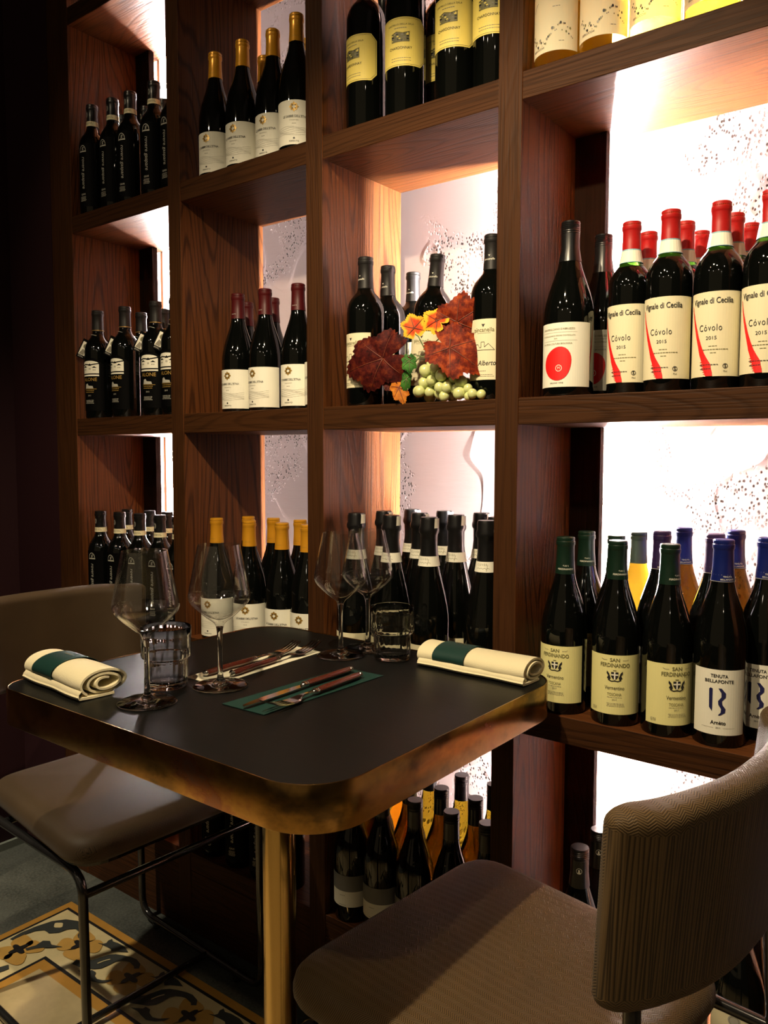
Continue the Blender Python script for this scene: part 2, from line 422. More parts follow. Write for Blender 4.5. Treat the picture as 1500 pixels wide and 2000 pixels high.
    ca = [(-1.852, -.292), (-1.856, -.262), (-1.852, -.225), (-1.842, -.190), (-1.822, -.164), (-1.792, -.150), (-1.760, -.147), (-1.736, -.156), (-1.722, -.176), (-1.724, -.190), (-1.738, -.184), (-1.746, -.174), (-1.766, -.172), (-1.780, -.186), (-1.784, -.206), (-1.800, -.222), (-1.822, -.222), (-1.836, -.238), (-1.842, -.262), (-1.843, -.290)]
    poly(ca, 7, 4); blob(-1.812, -.190, .010, 9, 0, 1.3, 1.0, 4, .1)
    poly([(-1.786, -.290), (-1.778, -.268), (-1.782, -.248), (-1.768, -.238), (-1.752, -.244), (-1.722, -.232), (-1.742, -.252), (-1.756, -.262), (-1.766, -.274), (-1.776, -.292)], 9, 4)
    for k in range(13):                                # band along x
        motif(lambda s, t, k=k: (X0 + .093 + k * 0.2 + s, Y0 - .028 - t))
    for k in range(13):                                # band along y
        motif(lambda s, t, k=k: (X0 + .028 + t, Y0 - .093 - k * 0.2 - s))
    ob = finish('floor_tiles', bm, [T_CREAM, T_BEIGE, T_OCHRE, T_PALE, T_CHAR, T_BLACK])
    for f in ob.data.polygons: pass
    tag(ob, kind='structure')
tile_carpet()

# ------------------------------------------------------------------ the wine rack
rack = empty('wine_rack', (-1.16, 0.0, 0.0))
tag(rack, 'dark-stained ash wine rack of square bays reaching up the back wall', 'shelving')
def rpart(name, x0, x1, y0, y1, z0, z1, m, bevel=0.0012):
    o = box(name, x0 + 1.16, x1 + 1.16, y0, y1, z0, z1, m, rack, bevel); return o
DIV = [(-2.084, -1.986), (-1.582, -1.538), (-1.142, -1.098), (-0.702, -0.658), (-0.246, -0.202), (0.194, 0.238)]
BAYS = [(DIV[i][1], DIV[i + 1][0]) for i in range(5)]
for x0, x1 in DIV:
    o = rpart('upright', x0, x1, 0.0, 0.262, 0.0, 2.72, WOOD_Z_LIT); o.data.materials.append(WOOD_E)
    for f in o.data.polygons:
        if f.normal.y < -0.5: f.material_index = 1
LEVELS = [0.200, 0.733, 1.263, 1.794, 2.325]
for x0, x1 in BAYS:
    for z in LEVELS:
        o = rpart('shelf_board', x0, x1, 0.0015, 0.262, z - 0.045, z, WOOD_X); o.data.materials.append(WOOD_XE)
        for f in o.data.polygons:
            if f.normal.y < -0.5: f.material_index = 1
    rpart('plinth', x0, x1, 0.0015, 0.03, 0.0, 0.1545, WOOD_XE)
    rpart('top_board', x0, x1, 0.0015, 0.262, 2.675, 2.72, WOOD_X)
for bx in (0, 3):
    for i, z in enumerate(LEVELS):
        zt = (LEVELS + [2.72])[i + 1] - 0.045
        rpart('rear_batten', BAYS[bx][0], BAYS[bx][0] + 0.060, 0.208, 0.226, z, zt, WOOD_SHADE)
LED2 = LED.copy(); LED2.name = 'led_light_left'
for _q in LED2.node_tree.nodes:
    if _q.type == 'EMISSION': _q.inputs[1].default_value = LED_STRENGTH * 0.30
ALU = mat('grey_aluminium', (0.5, 0.5, 0.5, 1), 0.4, metal=1.0)
for k, lx in enumerate((-1.956, -0.630)):
    o = empty('led_strip', (lx, 0.262, 0.155))
    tag(o, ['glowing white light strip behind the batten of the leftmost bay', 'glowing white light strip behind the batten of the rightmost bay'][k], 'light strip', 'light strips behind the rack')
    box('mounting_profile', -0.005, 0.005, 0.0, 0.012, 0.0, 2.5, ALU, o)
    box('diffuser', -0.006, 0.006, 0.0121, 0.022, 0.0, 2.5, (LED2, LED)[k], o)

# ------------------------------------------------------------------ bottles
G_DARK = mat('black_green_glass', (0.0018, 0.0022, 0.0018, 1), 0.04, spec=0.5)
G_NECK = mat('green_neck_glass', (0.10, 0.36, 0.03, 1), 0.0, trans=0.9, ior=1.3)
G_AMBER = mat('amber_wine_glass', (1.0, 0.72, 0.05, 1), 0.02, trans=1.0, ior=1.25)
G_YELLOW = bpy.data.materials.new('yellow_wine_glass'); G_YELLOW.use_nodes = True
_t = G_YELLOW.node_tree; _t.nodes.clear(); _m1 = _t.nodes.new('ShaderNodeMixShader'); _m2 = _t.nodes.new('ShaderNodeMixShader'); _q = _t.nodes.new('ShaderNodeOutputMaterial')
_tr = _t.nodes.new('ShaderNodeBsdfTransparent'); _ts = _t.nodes.new('ShaderNodeBsdfTranslucent'); _gl = _t.nodes.new('ShaderNodeBsdfGlossy')
_tr.inputs[0].default_value = (1.0, 0.86, 0.32, 1); _ts.inputs[0].default_value = (0.90, 0.62, 0.04, 1); _gl.inputs['Roughness'].default_value = 0.04
_lw = _t.nodes.new('ShaderNodeLayerWeight'); _pw = _t.nodes.new('ShaderNodeMath'); _pw.operation = 'POWER'; _pw.inputs[1].default_value = 4.0; _ma = _t.nodes.new('ShaderNodeMath'); _ma.operation = 'MULTIPLY_ADD'; _ma.inputs[1].default_value = 0.8; _ma.inputs[2].default_value = 0.04
_m1.inputs[0].default_value = 0.45
for _a, _b in ((_tr.outputs[0], _m1.inputs[1]), (_ts.outputs[0], _m1.inputs[2]), (_m1.outputs[0], _m2.inputs[1]), (_gl.outputs[0], _m2.inputs[2]), (_lw.outputs['Facing'], _pw.inputs[0]), (_pw.outputs[0], _ma.inputs[0]), (_ma.outputs[0], _m2.inputs[0]), (_m2.outputs[0], _q.inputs[0])): _t.links.new(_a, _b)
G_BROWN = mat('olive_amber_glass', (0.16, 0.07, 0.008, 1), 0.03, trans=0.9, ior=1.30)
I_BLACK = mat('black_ink', (0.012, 0.012, 0.014, 1), 0.5)
I_GREY = mat('grey_ink', (0.22, 0.20, 0.15, 1), 0.5)
I_RED = mat('red_ink', (0.72, 0.012, 0.012, 1), 0.45)
I_NAVY = mat('navy_ink', (0.010, 0.012, 0.075, 1), 0.45)
I_GOLD = mat('gold_ink', (0.42, 0.26, 0.06, 1), 0.35, metal=0.4)
I_SILVER = mat('silver_ink', (0.40, 0.39, 0.34, 1), 0.4)
I_WHITE = mat('white_ink', (0.80, 0.78, 0.66, 1), 0.5)
I_OLIVE = mat('olive_ink', (0.16, 0.15, 0.06, 1), 0.5)
P_WHITE = mat('white_label_paper', (0.80, 0.78, 0.66, 1), 0.55, spec=0.3)
P_CREAM = mat('cream_label_paper', (0.74, 0.68, 0.46, 1), 0.55, spec=0.3)
P_SAND = mat('pale_yellow_label_paper', (0.76, 0.71, 0.32, 1), 0.55, spec=0.3)
P_YELLOW = mat('yellow_label_paper', (0.86, 0.70, 0.17, 1), 0.5, spec=0.3)
P_BLACK = mat('black_label_paper', (0.0018, 0.0018, 0.0018, 1), 0.6, spec=0.04)
P_GREY = mat('grey_label_paper', (0.16, 0.16, 0.15, 1), 0.5, spec=0.3)
P_LIT = bpy.data.materials.new('thin_white_label_paper'); P_LIT.use_nodes = True
_t = P_LIT.node_tree; _t.nodes.clear(); _a = _t.nodes.new('ShaderNodeAddShader'); _d = _t.nodes.new('ShaderNodeBsdfDiffuse'); _l = _t.nodes.new('ShaderNodeBsdfTranslucent'); _o2 = _t.nodes.new('ShaderNodeOutputMaterial')
_d.inputs[0].default_value = (0.50, 0.48, 0.36, 1); _l.inputs[0].default_value = (0.46, 0.44, 0.30, 1)
_t.links.new(_d.outputs[0], _a.inputs[0]); _t.links.new(_l.outputs[0], _a.inputs[1]); _t.links.new(_a.outputs[0], _o2.inputs[0])
C_GOLD = mat('gold_capsule', (0.72, 0.33, 0.018, 1), 0.30, metal=0.35, spec=0.6)
C_RED = mat('red_capsule', (0.38, 0.008, 0.008, 1), 0.4, spec=0.45)
C_WINE = mat('burgundy_capsule', (0.060, 0.004, 0.005, 1), 0.4, spec=0.35)
C_BLACK = mat('black_capsule', (0.006, 0.006, 0.0065, 1), 0.28, spec=0.45)
C_MATT = mat('charcoal_capsule', (0.011, 0.010, 0.010, 1), 0.45, spec=0.3)
C_GREEN = mat('dark_green_capsule', (0.0045, 0.018, 0.010, 1), 0.35, spec=0.4)
C_BLUE = mat('blue_capsule', (0.005, 0.012, 0.11, 1), 0.30, spec=0.4)
C_PLUM = mat('dark_plum_capsule', (0.022, 0.010, 0.055, 1), 0.35, spec=0.6)
C_OLIVE = mat('grey_green_capsule', (0.05, 0.07, 0.055, 1), 0.4, spec=0.5)
B_BLUE = mat('pale_blue_band', (0.20, 0.42, 0.50, 1), 0.5)

def bordeaux(h, R=0.0365, sh=0.195):
    s = h - 0.30
    return [(0, .012), (.018, .008), (.030, .0), (R - .002, .0), (R, .004), (R, sh - .006 + s), (R * .985, sh + .004 + s), (R * .93, sh + .012 + s),
            (R * .82, sh + .021 + s), (R * .66, sh + .029 + s), (.0185, sh + .036 + s), (.0152, sh + .044 + s), (.0142, sh + .060 + s), (.0135, h - .012), (.0150, h - .011), (.0150, h - .002), (0, h - .002)]
def burgundy_shape(h, R=0.0385):
    s = h - 0.296
    return [(0, .012), (.018, .008), (.030, .0), (R - .002, .0), (R, .004), (R, .138 + s), (R * .985, .150 + s), (R * .93, .164 + s), (R * .84, .179 + s), (R * .72, .194 + s),
            (R * .60, .208 + s), (R * .50, .220 + s), (R * .43, .232 + s), (.0147, .246 + s), (.0138, h - .014), (.0150, h - .013), (.0150, h - .002), (0, h - .002)]
def champagne(h, R=0.0405):
    return [(0, .014), (.018, .010), (.032, .0), (R - .003, .0), (R, .005), (R, .118), (R * .985, .130), (R * .92, .148), (R * .82, .168), (R * .70, .188), (R * .58, .208), (R * .48, .226),
            (.0168, .243), (.0150, .262), (.0142, h - .030), (.0175, h - .028), (.0175, h - .018), (.0160, h - .016), (.0155, h - .003), (0, h - .003)]
def rfun(prof):
    pr = [p for p in prof if p[0] > 0]
    def f(z):
        if z <= pr[0][1]: return pr[0][0]
        for (r0, z0), (r1, z1) in zip(pr[:-1], pr[1:]):
            if z0 <= z <= z1 and z1 > z0: return r0 + (r1 - r0) * (z - z0) / (z1 - z0)
        return pr[-1][0]
    return f
def capsule_prof(prof, z0, h, extra=.0007, kind='foil'):
    f = rfun([(r, z) for r, z in prof])
    pts = []
    if kind == 'foil':
        zs = [z0, z0 + (h - .016 - z0) * .5, h - .016]
        pts = [(f(z) + extra, z) for z in zs] + [(.0152, h - .0140), (.0158, h - .013), (.0158, h - .0075), (.0150, h - .0065), (.0152, h - .0015), (.0140, h), (0, h)]
    elif kind == 'screw':
        pts = [(f(z0) + extra, z0), (.0152, z0 + (h - z0) * .35), (.0152, h - .020), (.0157, h - .0195), (.0152, h - .0175), (.0157, h - .0165)]
        for k in range(4): pts += [(.0157, h - .015 + k * .003), (.0150, h - .014 + k * .003)]
        pts += [(.0157, h - .0025), (.0148, h), (0, h)]
    elif kind == 'sparkling':
        pts = [(f(z0) + extra, z0), (f(z0 + .02) + .001, z0 + .02), (.0165, h - .045), (.0168, h - .034), (.0196, h - .030), (.0200, h - .024), (.0180, h - .018), (.0176, h - .006), (.0160, h - .001), (0, h)]
    return pts

class Sheet:
    """flat artwork in (u along the arc, v height) that is wrapped round a bottle"""
    def __init__(s): s.bm = bmesh.new(); s.mats = []
    def mi(s, m):
        if m not in s.mats: s.mats.append(m)
        return s.mats.index(m)
    def poly(s, pts, m, lv=0):
        vs = [s.bm.verts.new((x, y, lv)) for x, y in pts]
        f = s.bm.faces.new(vs); f.normal_update()
        if f.normal.z < 0: f.normal_flip()
        f.material_index = s.mi(m)
    def rect(s, u, v, w, h, m, lv=0): s.poly([(u - w / 2, v - h / 2), (u + w / 2, v - h / 2), (u + w / 2, v + h / 2), (u - w / 2, v + h / 2)], m, lv)
    def disc(s, u, v, r, m, lv=0, n=16, sy=1.0, fn=None):
        s.poly([(u + r * (fn(2 * PI * k / n) if fn else 1) * math.cos(2 * PI * k / n), v + r * sy * (fn(2 * PI * k / n) if fn else 1) * math.sin(2 * PI * k / n)) for k in range(n)], m, lv)
    def ring(s, u, v, r0, r1, m, lv=0, a0=0, a1=360, n=20, sy=1.0):
        for k in range(n):
            a, b = math.radians(a0 + (a1 - a0) * k / n), math.radians(a0 + (a1 - a0) * (k + 1) / n)
            s.poly([(u + r0 * math.cos(a), v + sy * r0 * math.sin(a)), (u + r1 * math.cos(a), v + sy * r1 * math.sin(a)), (u + r1 * math.cos(b), v + sy * r1 * math.sin(b)), (u + r0 * math.cos(b), v + sy * r0 * math.sin(b))], m, lv)
    def line(s, pts, w, m, lv=0):
        for (x0, y0), (x1, y1) in zip(pts[:-1], pts[1:]):
            d = math.hypot(x1 - x0, y1 - y0) or 1; nx, ny = -(y1 - y0) / d * w / 2, (x1 - x0) / d * w / 2
            s.poly([(x0 + nx, y0 + ny), (x0 - nx, y0 - ny), (x1 - nx, y1 - ny), (x1 + nx, y1 + ny)], m, lv)
    def text(s, body, u, v, size, m, lv=0, sx=1.0, bold=0.0, rot=0.0, shear=0.0, gap=1.0, align='CENTER', width=None):
        cu = bpy.data.curves.new('t', 'FONT'); cu.body = body; cu.size = size; cu.align_x = align; cu.align_y = 'CENTER'
        cu.offset = bold * size; cu.shear = shear; cu.space_character = gap; cu.resolution_u = 3; cu.fill_mode = 'FRONT'
        ob = bpy.data.objects.new('t', cu); me = bpy.data.meshes.new_from_object(ob)
        if width and me.vertices:
            xs = [q.co.x for q in me.vertices]; sx = width / max(max(xs) - min(xs), 1e-6)
        n0 = len(s.bm.verts); f0 = len(s.bm.faces); s.bm.from_mesh(me)
        s.bm.verts.ensure_lookup_table(); s.bm.faces.ensure_lookup_table()
        c, sn = math.cos(rot), math.sin(rot)
        for q in s.bm.verts[n0:]:
            x, y = q.co.x * sx, q.co.y; q.co = Vector((u + x * c - y * sn, v + x * sn + y * c, lv))
        k = s.mi(m)
        for f in s.bm.faces[f0:]:
            f.material_index = k; f.smooth = False
        bpy.data.objects.remove(ob); bpy.data.curves.remove(cu); bpy.data.meshes.remove(me)
    def micro(s, u, v, w, m, rows=1, h=.0009, pitch=.0022, lv=0, seed=1):
        """lines of print too small to read: broken word-length strokes"""
        rnd = random.Random(seed)
        for r in range(rows):
            ww = w * rnd.uniform(.8, 1); x = u - ww / 2
            while x < u + ww / 2 - .001:
                l = rnd.uniform(.0015, .0045); l = min(l, u + ww / 2 - x)
                s.rect(x + l / 2, v - r * pitch, l, h, m, lv); x += l + .0008
    def wrap(s, name, rf, off, parent=None, r0=None, yaw=0.0, step=0.004):
        bm = s.bm
        us = [q.co.x for q in bm.verts]
        if r0 is None: r0 = rf(sum(q.co.y for q in bm.verts) / len(bm.verts))
        x = math.floor(min(us) / step) * step
        while x < max(us):
            bmesh.ops.bisect_plane(bm, geom=bm.verts[:] + bm.edges[:] + bm.faces[:], dist=1e-7, plane_co=(x, 0, 0), plane_no=(1, 0, 0)); x += step
        for q in bm.verts:
            a = q.co.x / r0 + yaw; R = rf(q.co.y) + off + q.co.z * .00022
            q.co = Vector((R * math.sin(a), -R * math.cos(a), q.co.y))
        return finish(name, bm, s.mats, parent)

def label_outline(kind, hw, z0, z1):
    if kind == 'rect': return [(-hw, z0), (hw, z0), (hw, z1), (-hw, z1)]
    if kind == 'cut': c = .012; return [(-hw, z0), (hw - c, z0), (hw, z0 + c), (hw, z1 - c), (hw - c, z1), (-hw, z1)]
    if kind == 'arch':
        pts = [(-hw, z0), (hw, z0), (hw, z1 - .016)]
        for k in range(13):
            t = 1 - 2 * k / 12; pts.append((hw * .92 * t, z1 - .016 * abs(t) ** 2.6 * 1.0))
        return pts + [(-hw, z1 - .016)]

TYPES = {}
def bottle_type(key, shape, h, glass, cap, z_cap, cap_kind='foil', R=None, neck=None, artwork=None, bands=None, extra=None):
    TYPES[key] = dict(shape=shape, h=h, glass=glass, cap=cap, z_cap=z_cap, cap_kind=cap_kind, R=R, neck=neck, artwork=artwork, bands=bands, extra=extra)
def build_bottle(key):
    t = TYPES[key]
    fn = {'bordeaux': bordeaux, 'burgundy': burgundy_shape, 'champagne': champagne}[t['shape']]
    prof = fn(t['h'], t['R']) if t['R'] else fn(t['h'])
    rf = rfun(prof)
    root = empty('wine_bottle')
    bm = bmesh.new(); mats = [t['glass']]
    if t['neck']:
        mats.append(t['neck'][0]); zn = t['neck'][1]
        pr = []
        for a, b in zip(prof[:-1], prof[1:]):
            pr.append(a)
            if a[1] < zn < b[1]: pr.append((a[0] + (b[0] - a[0]) * (zn - a[1]) / (b[1] - a[1]), zn))
        pr.append(prof[-1]); lathe_bm(bm, pr, 40, lambda z: 1 if z > zn else 0)
    else: lathe_bm(bm, prof, 40)
    finish('glass_body', bm, mats, root, smooth=True, angle=40)
    bm = bmesh.new(); lathe_bm(bm, capsule_prof(prof, t['z_cap'], t['h'], kind=t['cap_kind']), 32)
    cap = finish('screw_cap' if t['cap_kind'] == 'screw' else 'foil_capsule', bm, t['cap'], root, smooth=True, angle=35)
    if t['artwork']: t['artwork'](root, rf, cap)
    if t['bands']: t['bands'](root, rf, cap)
    return root
def paper(root, rf, outline, m, yaw=0.0, name='label'):
    s = Sheet(); s.poly(outline, m); return s.wrap(name, rf, .0004, root, yaw=yaw)
def prints(lab, rf, s, yaw=0.0, name='lettering'):
    return s.wrap(name, rf, .0007, lab, yaw=yaw)

# --- gold or red capped bottles with a white label and a gold emblem
def emblem(s, u, v, r):
    for k in range(8): a = k * PI / 4; s.disc(u + r * .62 * math.cos(a), v + r * .62 * math.sin(a), r * .30, I_GOLD, 1, 8, 1)
    s.ring(u, v, r * .35, r * .62, I_GOLD, 2, n=12)
    for k in range(4):
        a = k * PI / 2; s.disc(u + r * .9 * math.cos(a), v + r * .9 * math.sin(a), r * .16, I_GOLD, 2, 4)
        a += PI / 4; s.disc(u + r * .48 * math.cos(a), v + r * .48 * math.sin(a), r * .16, I_BLACK, 3, 4)
def art_etna(root, rf, cap):
    hw = rf(.05) * math.radians(100)
    lab = paper(root, rf, label_outline('rect', hw, .010, .099), P_WHITE)
    s = Sheet(); emblem(s, 0, .085, .0095)
    s.text("LE SABBIE DELL'ETNA", 0.002, .066, .0064, I_BLACK, 1, width=.052, bold=.01)
    s.text('ETNA BIANCO', 0.0, .0585, .0028, I_GREY, 1)
    s.micro(0, .052, .01, I_GREY)
    for k in range(6): s.line([(-.04 + j * .01, .030 + k * .003 + .0016 * math.sin(j * 1.1 + k)) for j in range(9)], .0004, I_SILVER, 1)
    s.disc(0, .0225, .0022, I_BLACK, 1, 6); s.text('FIRRIATO', 0, .0165, .0042, I_BLACK, 1, width=.020)
    prints(lab, rf, s)
def cap_stamp(z, body, m, size=.004):
    def f(root, rf, cap):
        s = Sheet(); s.text(body, 0, z, size, m); s.wrap('stamp', lambda q: max(rf(q) + .0008, .0148), .0004, cap)
    return f
for k, c, hh in (('etna_gold', C_GOLD, .285), ('etna_red', C_WINE, .276)):
    bottle_type(k, 'burgundy', hh, G_DARK, c, hh - .058, artwork=art_etna, bands=cap_stamp(hh - .048, 'FIRRIATO', I_GOLD if k == 'etna_gold' else I_SILVER, .003))

# --- slim bottles with a black label, white arch and upright script
def art_arch(root, rf, cap):
    hw = rf(.05) * math.radians(52)
    lab = paper(root, rf, label_outline('rect', hw, .016, .176), P_BLACK)
    s = Sheet()
    s.ring(0, .158, .0085, .0098, I_SILVER, 1, 0, 180, 14, 1.35); s.rect(0, .1555, .021, .003, I_SILVER, 1)
    s.ring(.002, .163, .0018, .0032, I_SILVER, 1, 20, 300, 10)
    s.line([(.001, .163), (-.001, .158)], .0014, I_SILVER, 1)
    s.text('rovere gaspare', .002, .102, .0135, I_SILVER, 1, rot=-PI / 2, width=.080, shear=.2)
    s.text('GAVI', 0, .047, .0062, I_SILVER, 1, bold=.02)
    s.micro(0, .041, .019, I_SILVER, 5, .0011, .0026, 1, 4)
    prints(lab, rf, s)
def band_cream(z0, z1):
    def f(root, rf, cap):
        g = lambda q: max(rf(q) + .0009, .0148)
        s = Sheet(); s.poly([(-.045, z0), (.045, z0), (.045, z1), (-.045, z1)], P_CREAM)
        s.micro(0, (z0 + z1) / 2 + .002, .03, I_OLIVE, 2, .0012, .003, 1)
        s.wrap('neck_band', g, .0003, root, r0=.0146)
        s = Sheet(); s.ring(-.004, z1 + .017, .0035, .0042, I_SILVER, 0, n=12, sy=1.6); s.line([(-.004, z1 + .022), (-.002, z1 + .017), (-.005, z1 + .012)], .0012, I_SILVER)
        s.wrap('stamp', g, .0004, cap, r0=.0146)
    return f
bottle_type('arch', 'bordeaux', .282, G_DARK, C_BLACK, .230, R=.0345, artwork=art_arch, bands=band_cream(.226, .238))

# --- bottles with a castle picture, gold word and a hanging tag
def art_castle(root, rf, cap):
    hw = rf(.05) * math.radians(62)
    lab = paper(root, rf, label_outline('arch', hw, .020, .158), P_BLACK)
    s = Sheet()
    s.poly([(-.027, .110), (.027, .110), (.027, .142)] + [(.027 * math.cos(k * PI / 10), .142 + .008 * math.sin(k * PI / 10)) for k in range(1, 10)] + [(-.027, .142)], I_WHITE, 1)
    s.rect(0, .1155, .054, .003, P_BLACK, 2)
    for x, z, w, h in ((-.014, .128, .012, .010), (.003, .130, .007, .014), (.015, .127, .010, .009)):
        s.poly([(x - w * .7, z + h / 2), (x + w * .7, z + h / 2), (x, z + h * .95)], P_BLACK, 2)
        for q in (-1, 0, 1): s.rect(x + q * w * .28, z - .001, w * .11, h * .32, P_BLACK, 3)
    s.line([(-.027, .138), (-.012, .141), (.004, .139), (.027, .143)], .0028, P_BLACK, 2)
    s.text('ALONE', .001, .101, .0125, I_GOLD, 1, bold=.01, width=.042)
    s.poly([(-.014, .078), (.012, .078), (.010, .084), (-.002, .085), (-.006, .091), (-.012, .089)], I_SILVER, 1)
    s.rect(.002, .0765, .036, .0012, I_GOLD, 1); s.micro(0, .0725, .030, I_GOLD, 2, .0018, .0045, 1, 9); s.text('2013', 0, .059, .005, I_SILVER, 1)
    s.micro(0, .047, .03, I_SILVER, 4, .0010, .0026, 1, 3)
    prints(lab, rf, s)
def hang_tag(root, rf, cap):
    s = Sheet(); s.poly([(-.040, .2315), (.040, .2315), (.040, .2330), (-.040, .2330)], I_GOLD); s.wrap('gold_ring', lambda q: .0152, .0006, cap, r0=.0152)
    o = bmesh.new()                                   # cord round the neck
    pts = [(.0175 * math.cos(a), .0175 * math.sin(a), .222 - .010 * (1 - math.cos(a - .6 - PI)) * .5) for a in [2 * PI * k / 20 for k in range(20)]]
    tube_bm(o, pts, .0006, 6, True); finish('cord', o, I_SILVER, root, smooth=True)
    t = bmesh.new(); box_bm(t, -.011, .011, -.0006, .0006, -.052, 0, .0003)
    tg = finish('hang_tag', t, P_BLACK, root)
    top_, bot_ = Vector((-.0215, -.0150, .208)), Vector((-.0400, -.0275, .160))
    za = (top_ - bot_).normalized(); na = Vector((.62, -.78, 0)); ya = -(na - za * na.dot(za)).normalized(); xa = ya.cross(za)
    tg.matrix_local = Matrix(((xa.x, ya.x, za.x, top_.x), (xa.y, ya.y, za.y, top_.y), (xa.z, ya.z, za.z, top_.z), (0, 0, 0, 1)))
    s = Sheet(); s.rect(0, -.025, .016, .036, I_WHITE); s.disc(.001, -.018, .005, I_OLIVE, 1, 9, 1.3); s.poly([(-.007, -.042), (.006, -.042), (.004, -.03), (-.002, -.026)], I_GREY, 1); s.micro(0, -.046, .016, I_SILVER, 2)
    for q in s.bm.verts: q.co = Vector((q.co.x, -.0008 - q.co.z * .0002, q.co.y))
    finish('tag_picture', s.bm, s.mats, tg)
bottle_type('castle', 'bordeaux', .285, G_DARK, C_MATT, .230, R=.036, artwork=art_castle, bands=hang_tag)

# --- yellow cut-corner label with a landscape
def art_yellow(root, rf, cap):
    hw = rf(.1) * math.radians(74)
    lab = paper(root, rf, label_outline('cut', hw, .084, .170), P_YELLOW)
    s = Sheet()
    s.line([(-hw + .003, .0865), (hw - .0135, .0865), (hw - .003, .097), (hw - .003, .157), (hw - .0135, .1675), (-hw + .003, .1675)], .0004, I_OLIVE, 1)
    s.text('CASTELLO DELLA SALA', -.003, .157, .0042, I_OLIVE, 1, width=.050); s.micro(-.003, .151, .028, I_GREY, 1, .0011)
    s.rect(-.003, .136, .034, .019, I_OLIVE, 1)
    rnd = random.Random(5)
    for k in range(26):
        x, z = -.003 + rnd.uniform(-.015, .015), .1285 + rnd.uniform(0, .014)
        s.disc(x, z, rnd.uniform(.001, .0028), (I_GREY, P_YELLOW, I_BLACK)[k % 3], 2 + k % 3, 7, .6)
    s.poly([(-.020, .1405), (-.010, .1445), (.002, .1415), (.014, .1440), (.014, .1456), (-.020, .1456)], P_YELLOW, 5)
    s.text('CHARDONNAY', -.003, .1155, .0066, I_BLACK, 1, width=.043); s.micro(-.002, .098, .045, I_GREY, 1, .0009); s.micro(-.002, .0935, .045, I_GREY, 1, .0009)
    prints(lab, rf, s)
bottle_type('yellow_label', 'bordeaux', .315, G_DARK, C_BLACK, .258, R=.0378, artwork=art_yellow)

# --- clear bottles of yellow wine
def art_dots(root, rf, cap):
    hw = rf(.05) * math.radians(70)
    lab = paper(root, rf, label_outline('rect', hw, .020, .120), P_LIT)
    s = Sheet(); rnd = random.Random(11)
    for k in range(34):
        x = -.036 + .072 * k / 33; z = .046 + .010 * math.sin(x * 95) + rnd.uniform(-.006, .006)
        s.disc(x, z, rnd.uniform(.0006, .0019), (I_BLACK, I_OLIVE, I_GREY)[k % 3], 1, 7, 1.4)
    s.text('BERLUCCHI', -.022, .028, .0045, I_BLACK, 1); s.micro(.01, .088, .016, I_GREY, 1); s.line([(-.034, .09), (-.030, .098), (-.024, .102)], .0006, I_BLACK, 1)
    s.micro(.018, .034, .010, I_GREY, 1)
    prints(lab, rf, s)
bottle_type('yellow_wine', 'burgundy', .300, G_YELLOW, C_GOLD, .245, R=.0385, artwork=art_dots)

# --- cream label with a hill line drawing
def art_hill(root, rf, cap):
    hw = rf(.05) * math.radians(64)
    lab = paper(root, rf, label_outline('rect', hw, .036, .142), P_CREAM)
    s = Sheet()
    s.poly([(-.004, .140), (-.001, .1345), (.0, .1345), (.003, .140), (.001, .1385), (-.0005, .1395), (-.002, .1385)], I_BLACK, 1)
    s.text('pincanella', 0, .129, .0105, I_OLIVE, 1, width=.038); s.rect(0, .1235, .026, .0004, I_GREY, 1)
    s.line([(-.024, .094), (-.018, .104), (-.010, .104), (-.007, .098), (-.004, .099), (-.004, .108), (.002, .108), (.002, .099), (.009, .105), (.020, .094), (-.024, .094)], .0006, I_BLACK, 1)
    s.text("Zi Alberto", 0, .071, .0125, I_BLACK, 1, width=.044, shear=.3); s.micro(-.004, .0575, .022, I_GREY, 1); s.micro(0, .051, .040, I_GREY, 2, .0008, .003)
    for q in s.bm.verts: q.co.y -= .006
    prints(lab, rf, s)
def hill_cap(root, rf, cap):
    s = Sheet(); s.text('pincanella', 0, .250, .0052, I_WHITE); s.poly([(-.002, .258), (0, .255), (.002, .258), (0, .257)], I_WHITE); s.wrap('stamp', lambda q: max(rf(q) + .0008, .0148), .0004, cap)
bottle_type('hill', 'bordeaux', .294, G_DARK, C_MATT, .232, R=.0378, artwork=art_hill, bands=hill_cap)

# --- red stone on a white label
def art_stone(root, rf, cap):
    hw = rf(.05) * math.radians(72)
    lab = paper(root, rf, label_outline('rect', hw, .015, .119), P_WHITE)
    s = Sheet()
    s.text("MONTEPULCIANO D'ABRUZZO", -.006, .1085, .0042, I_OLIVE, 1, width=.058); s.rect(-.004, .1035, .062, .0003, I_GREY, 1)
    s.text('DENOMINAZIONE DI ORIGINE CONTROLLATA', -.006, .098, .0030, I_OLIVE, 1, width=.060); s.text('2016', -.008, .0935, .0030, I_OLIVE, 1); s.rect(-.004, .090, .062, .0003, I_GREY, 1)
    s.text('DA UVE DA COLTURA BIOLOGICA', -.008, .085, .0038, I_OLIVE, 1, width=.054)
    s.disc(-.005, .053, .0248, I_RED, 1, 30, 1.06, lambda a: 1 + .05 * math.cos(2 * a - 2.2) - .045 * math.cos(3 * a + .3))
    s.ring(-.002, .0455, .0046, .0056, I_WHITE, 2, n=10); s.text('M', -.002, .0455, .006, I_WHITE, 2)
    s.text('ORGANIC WINE', -.006, .0215, .0032, I_BLACK, 1)
    prints(lab, rf, s)
bottle_type('stone', 'burgundy', .288, G_DARK, C_BLACK, .222, 'screw', R=.0415, artwork=art_stone)

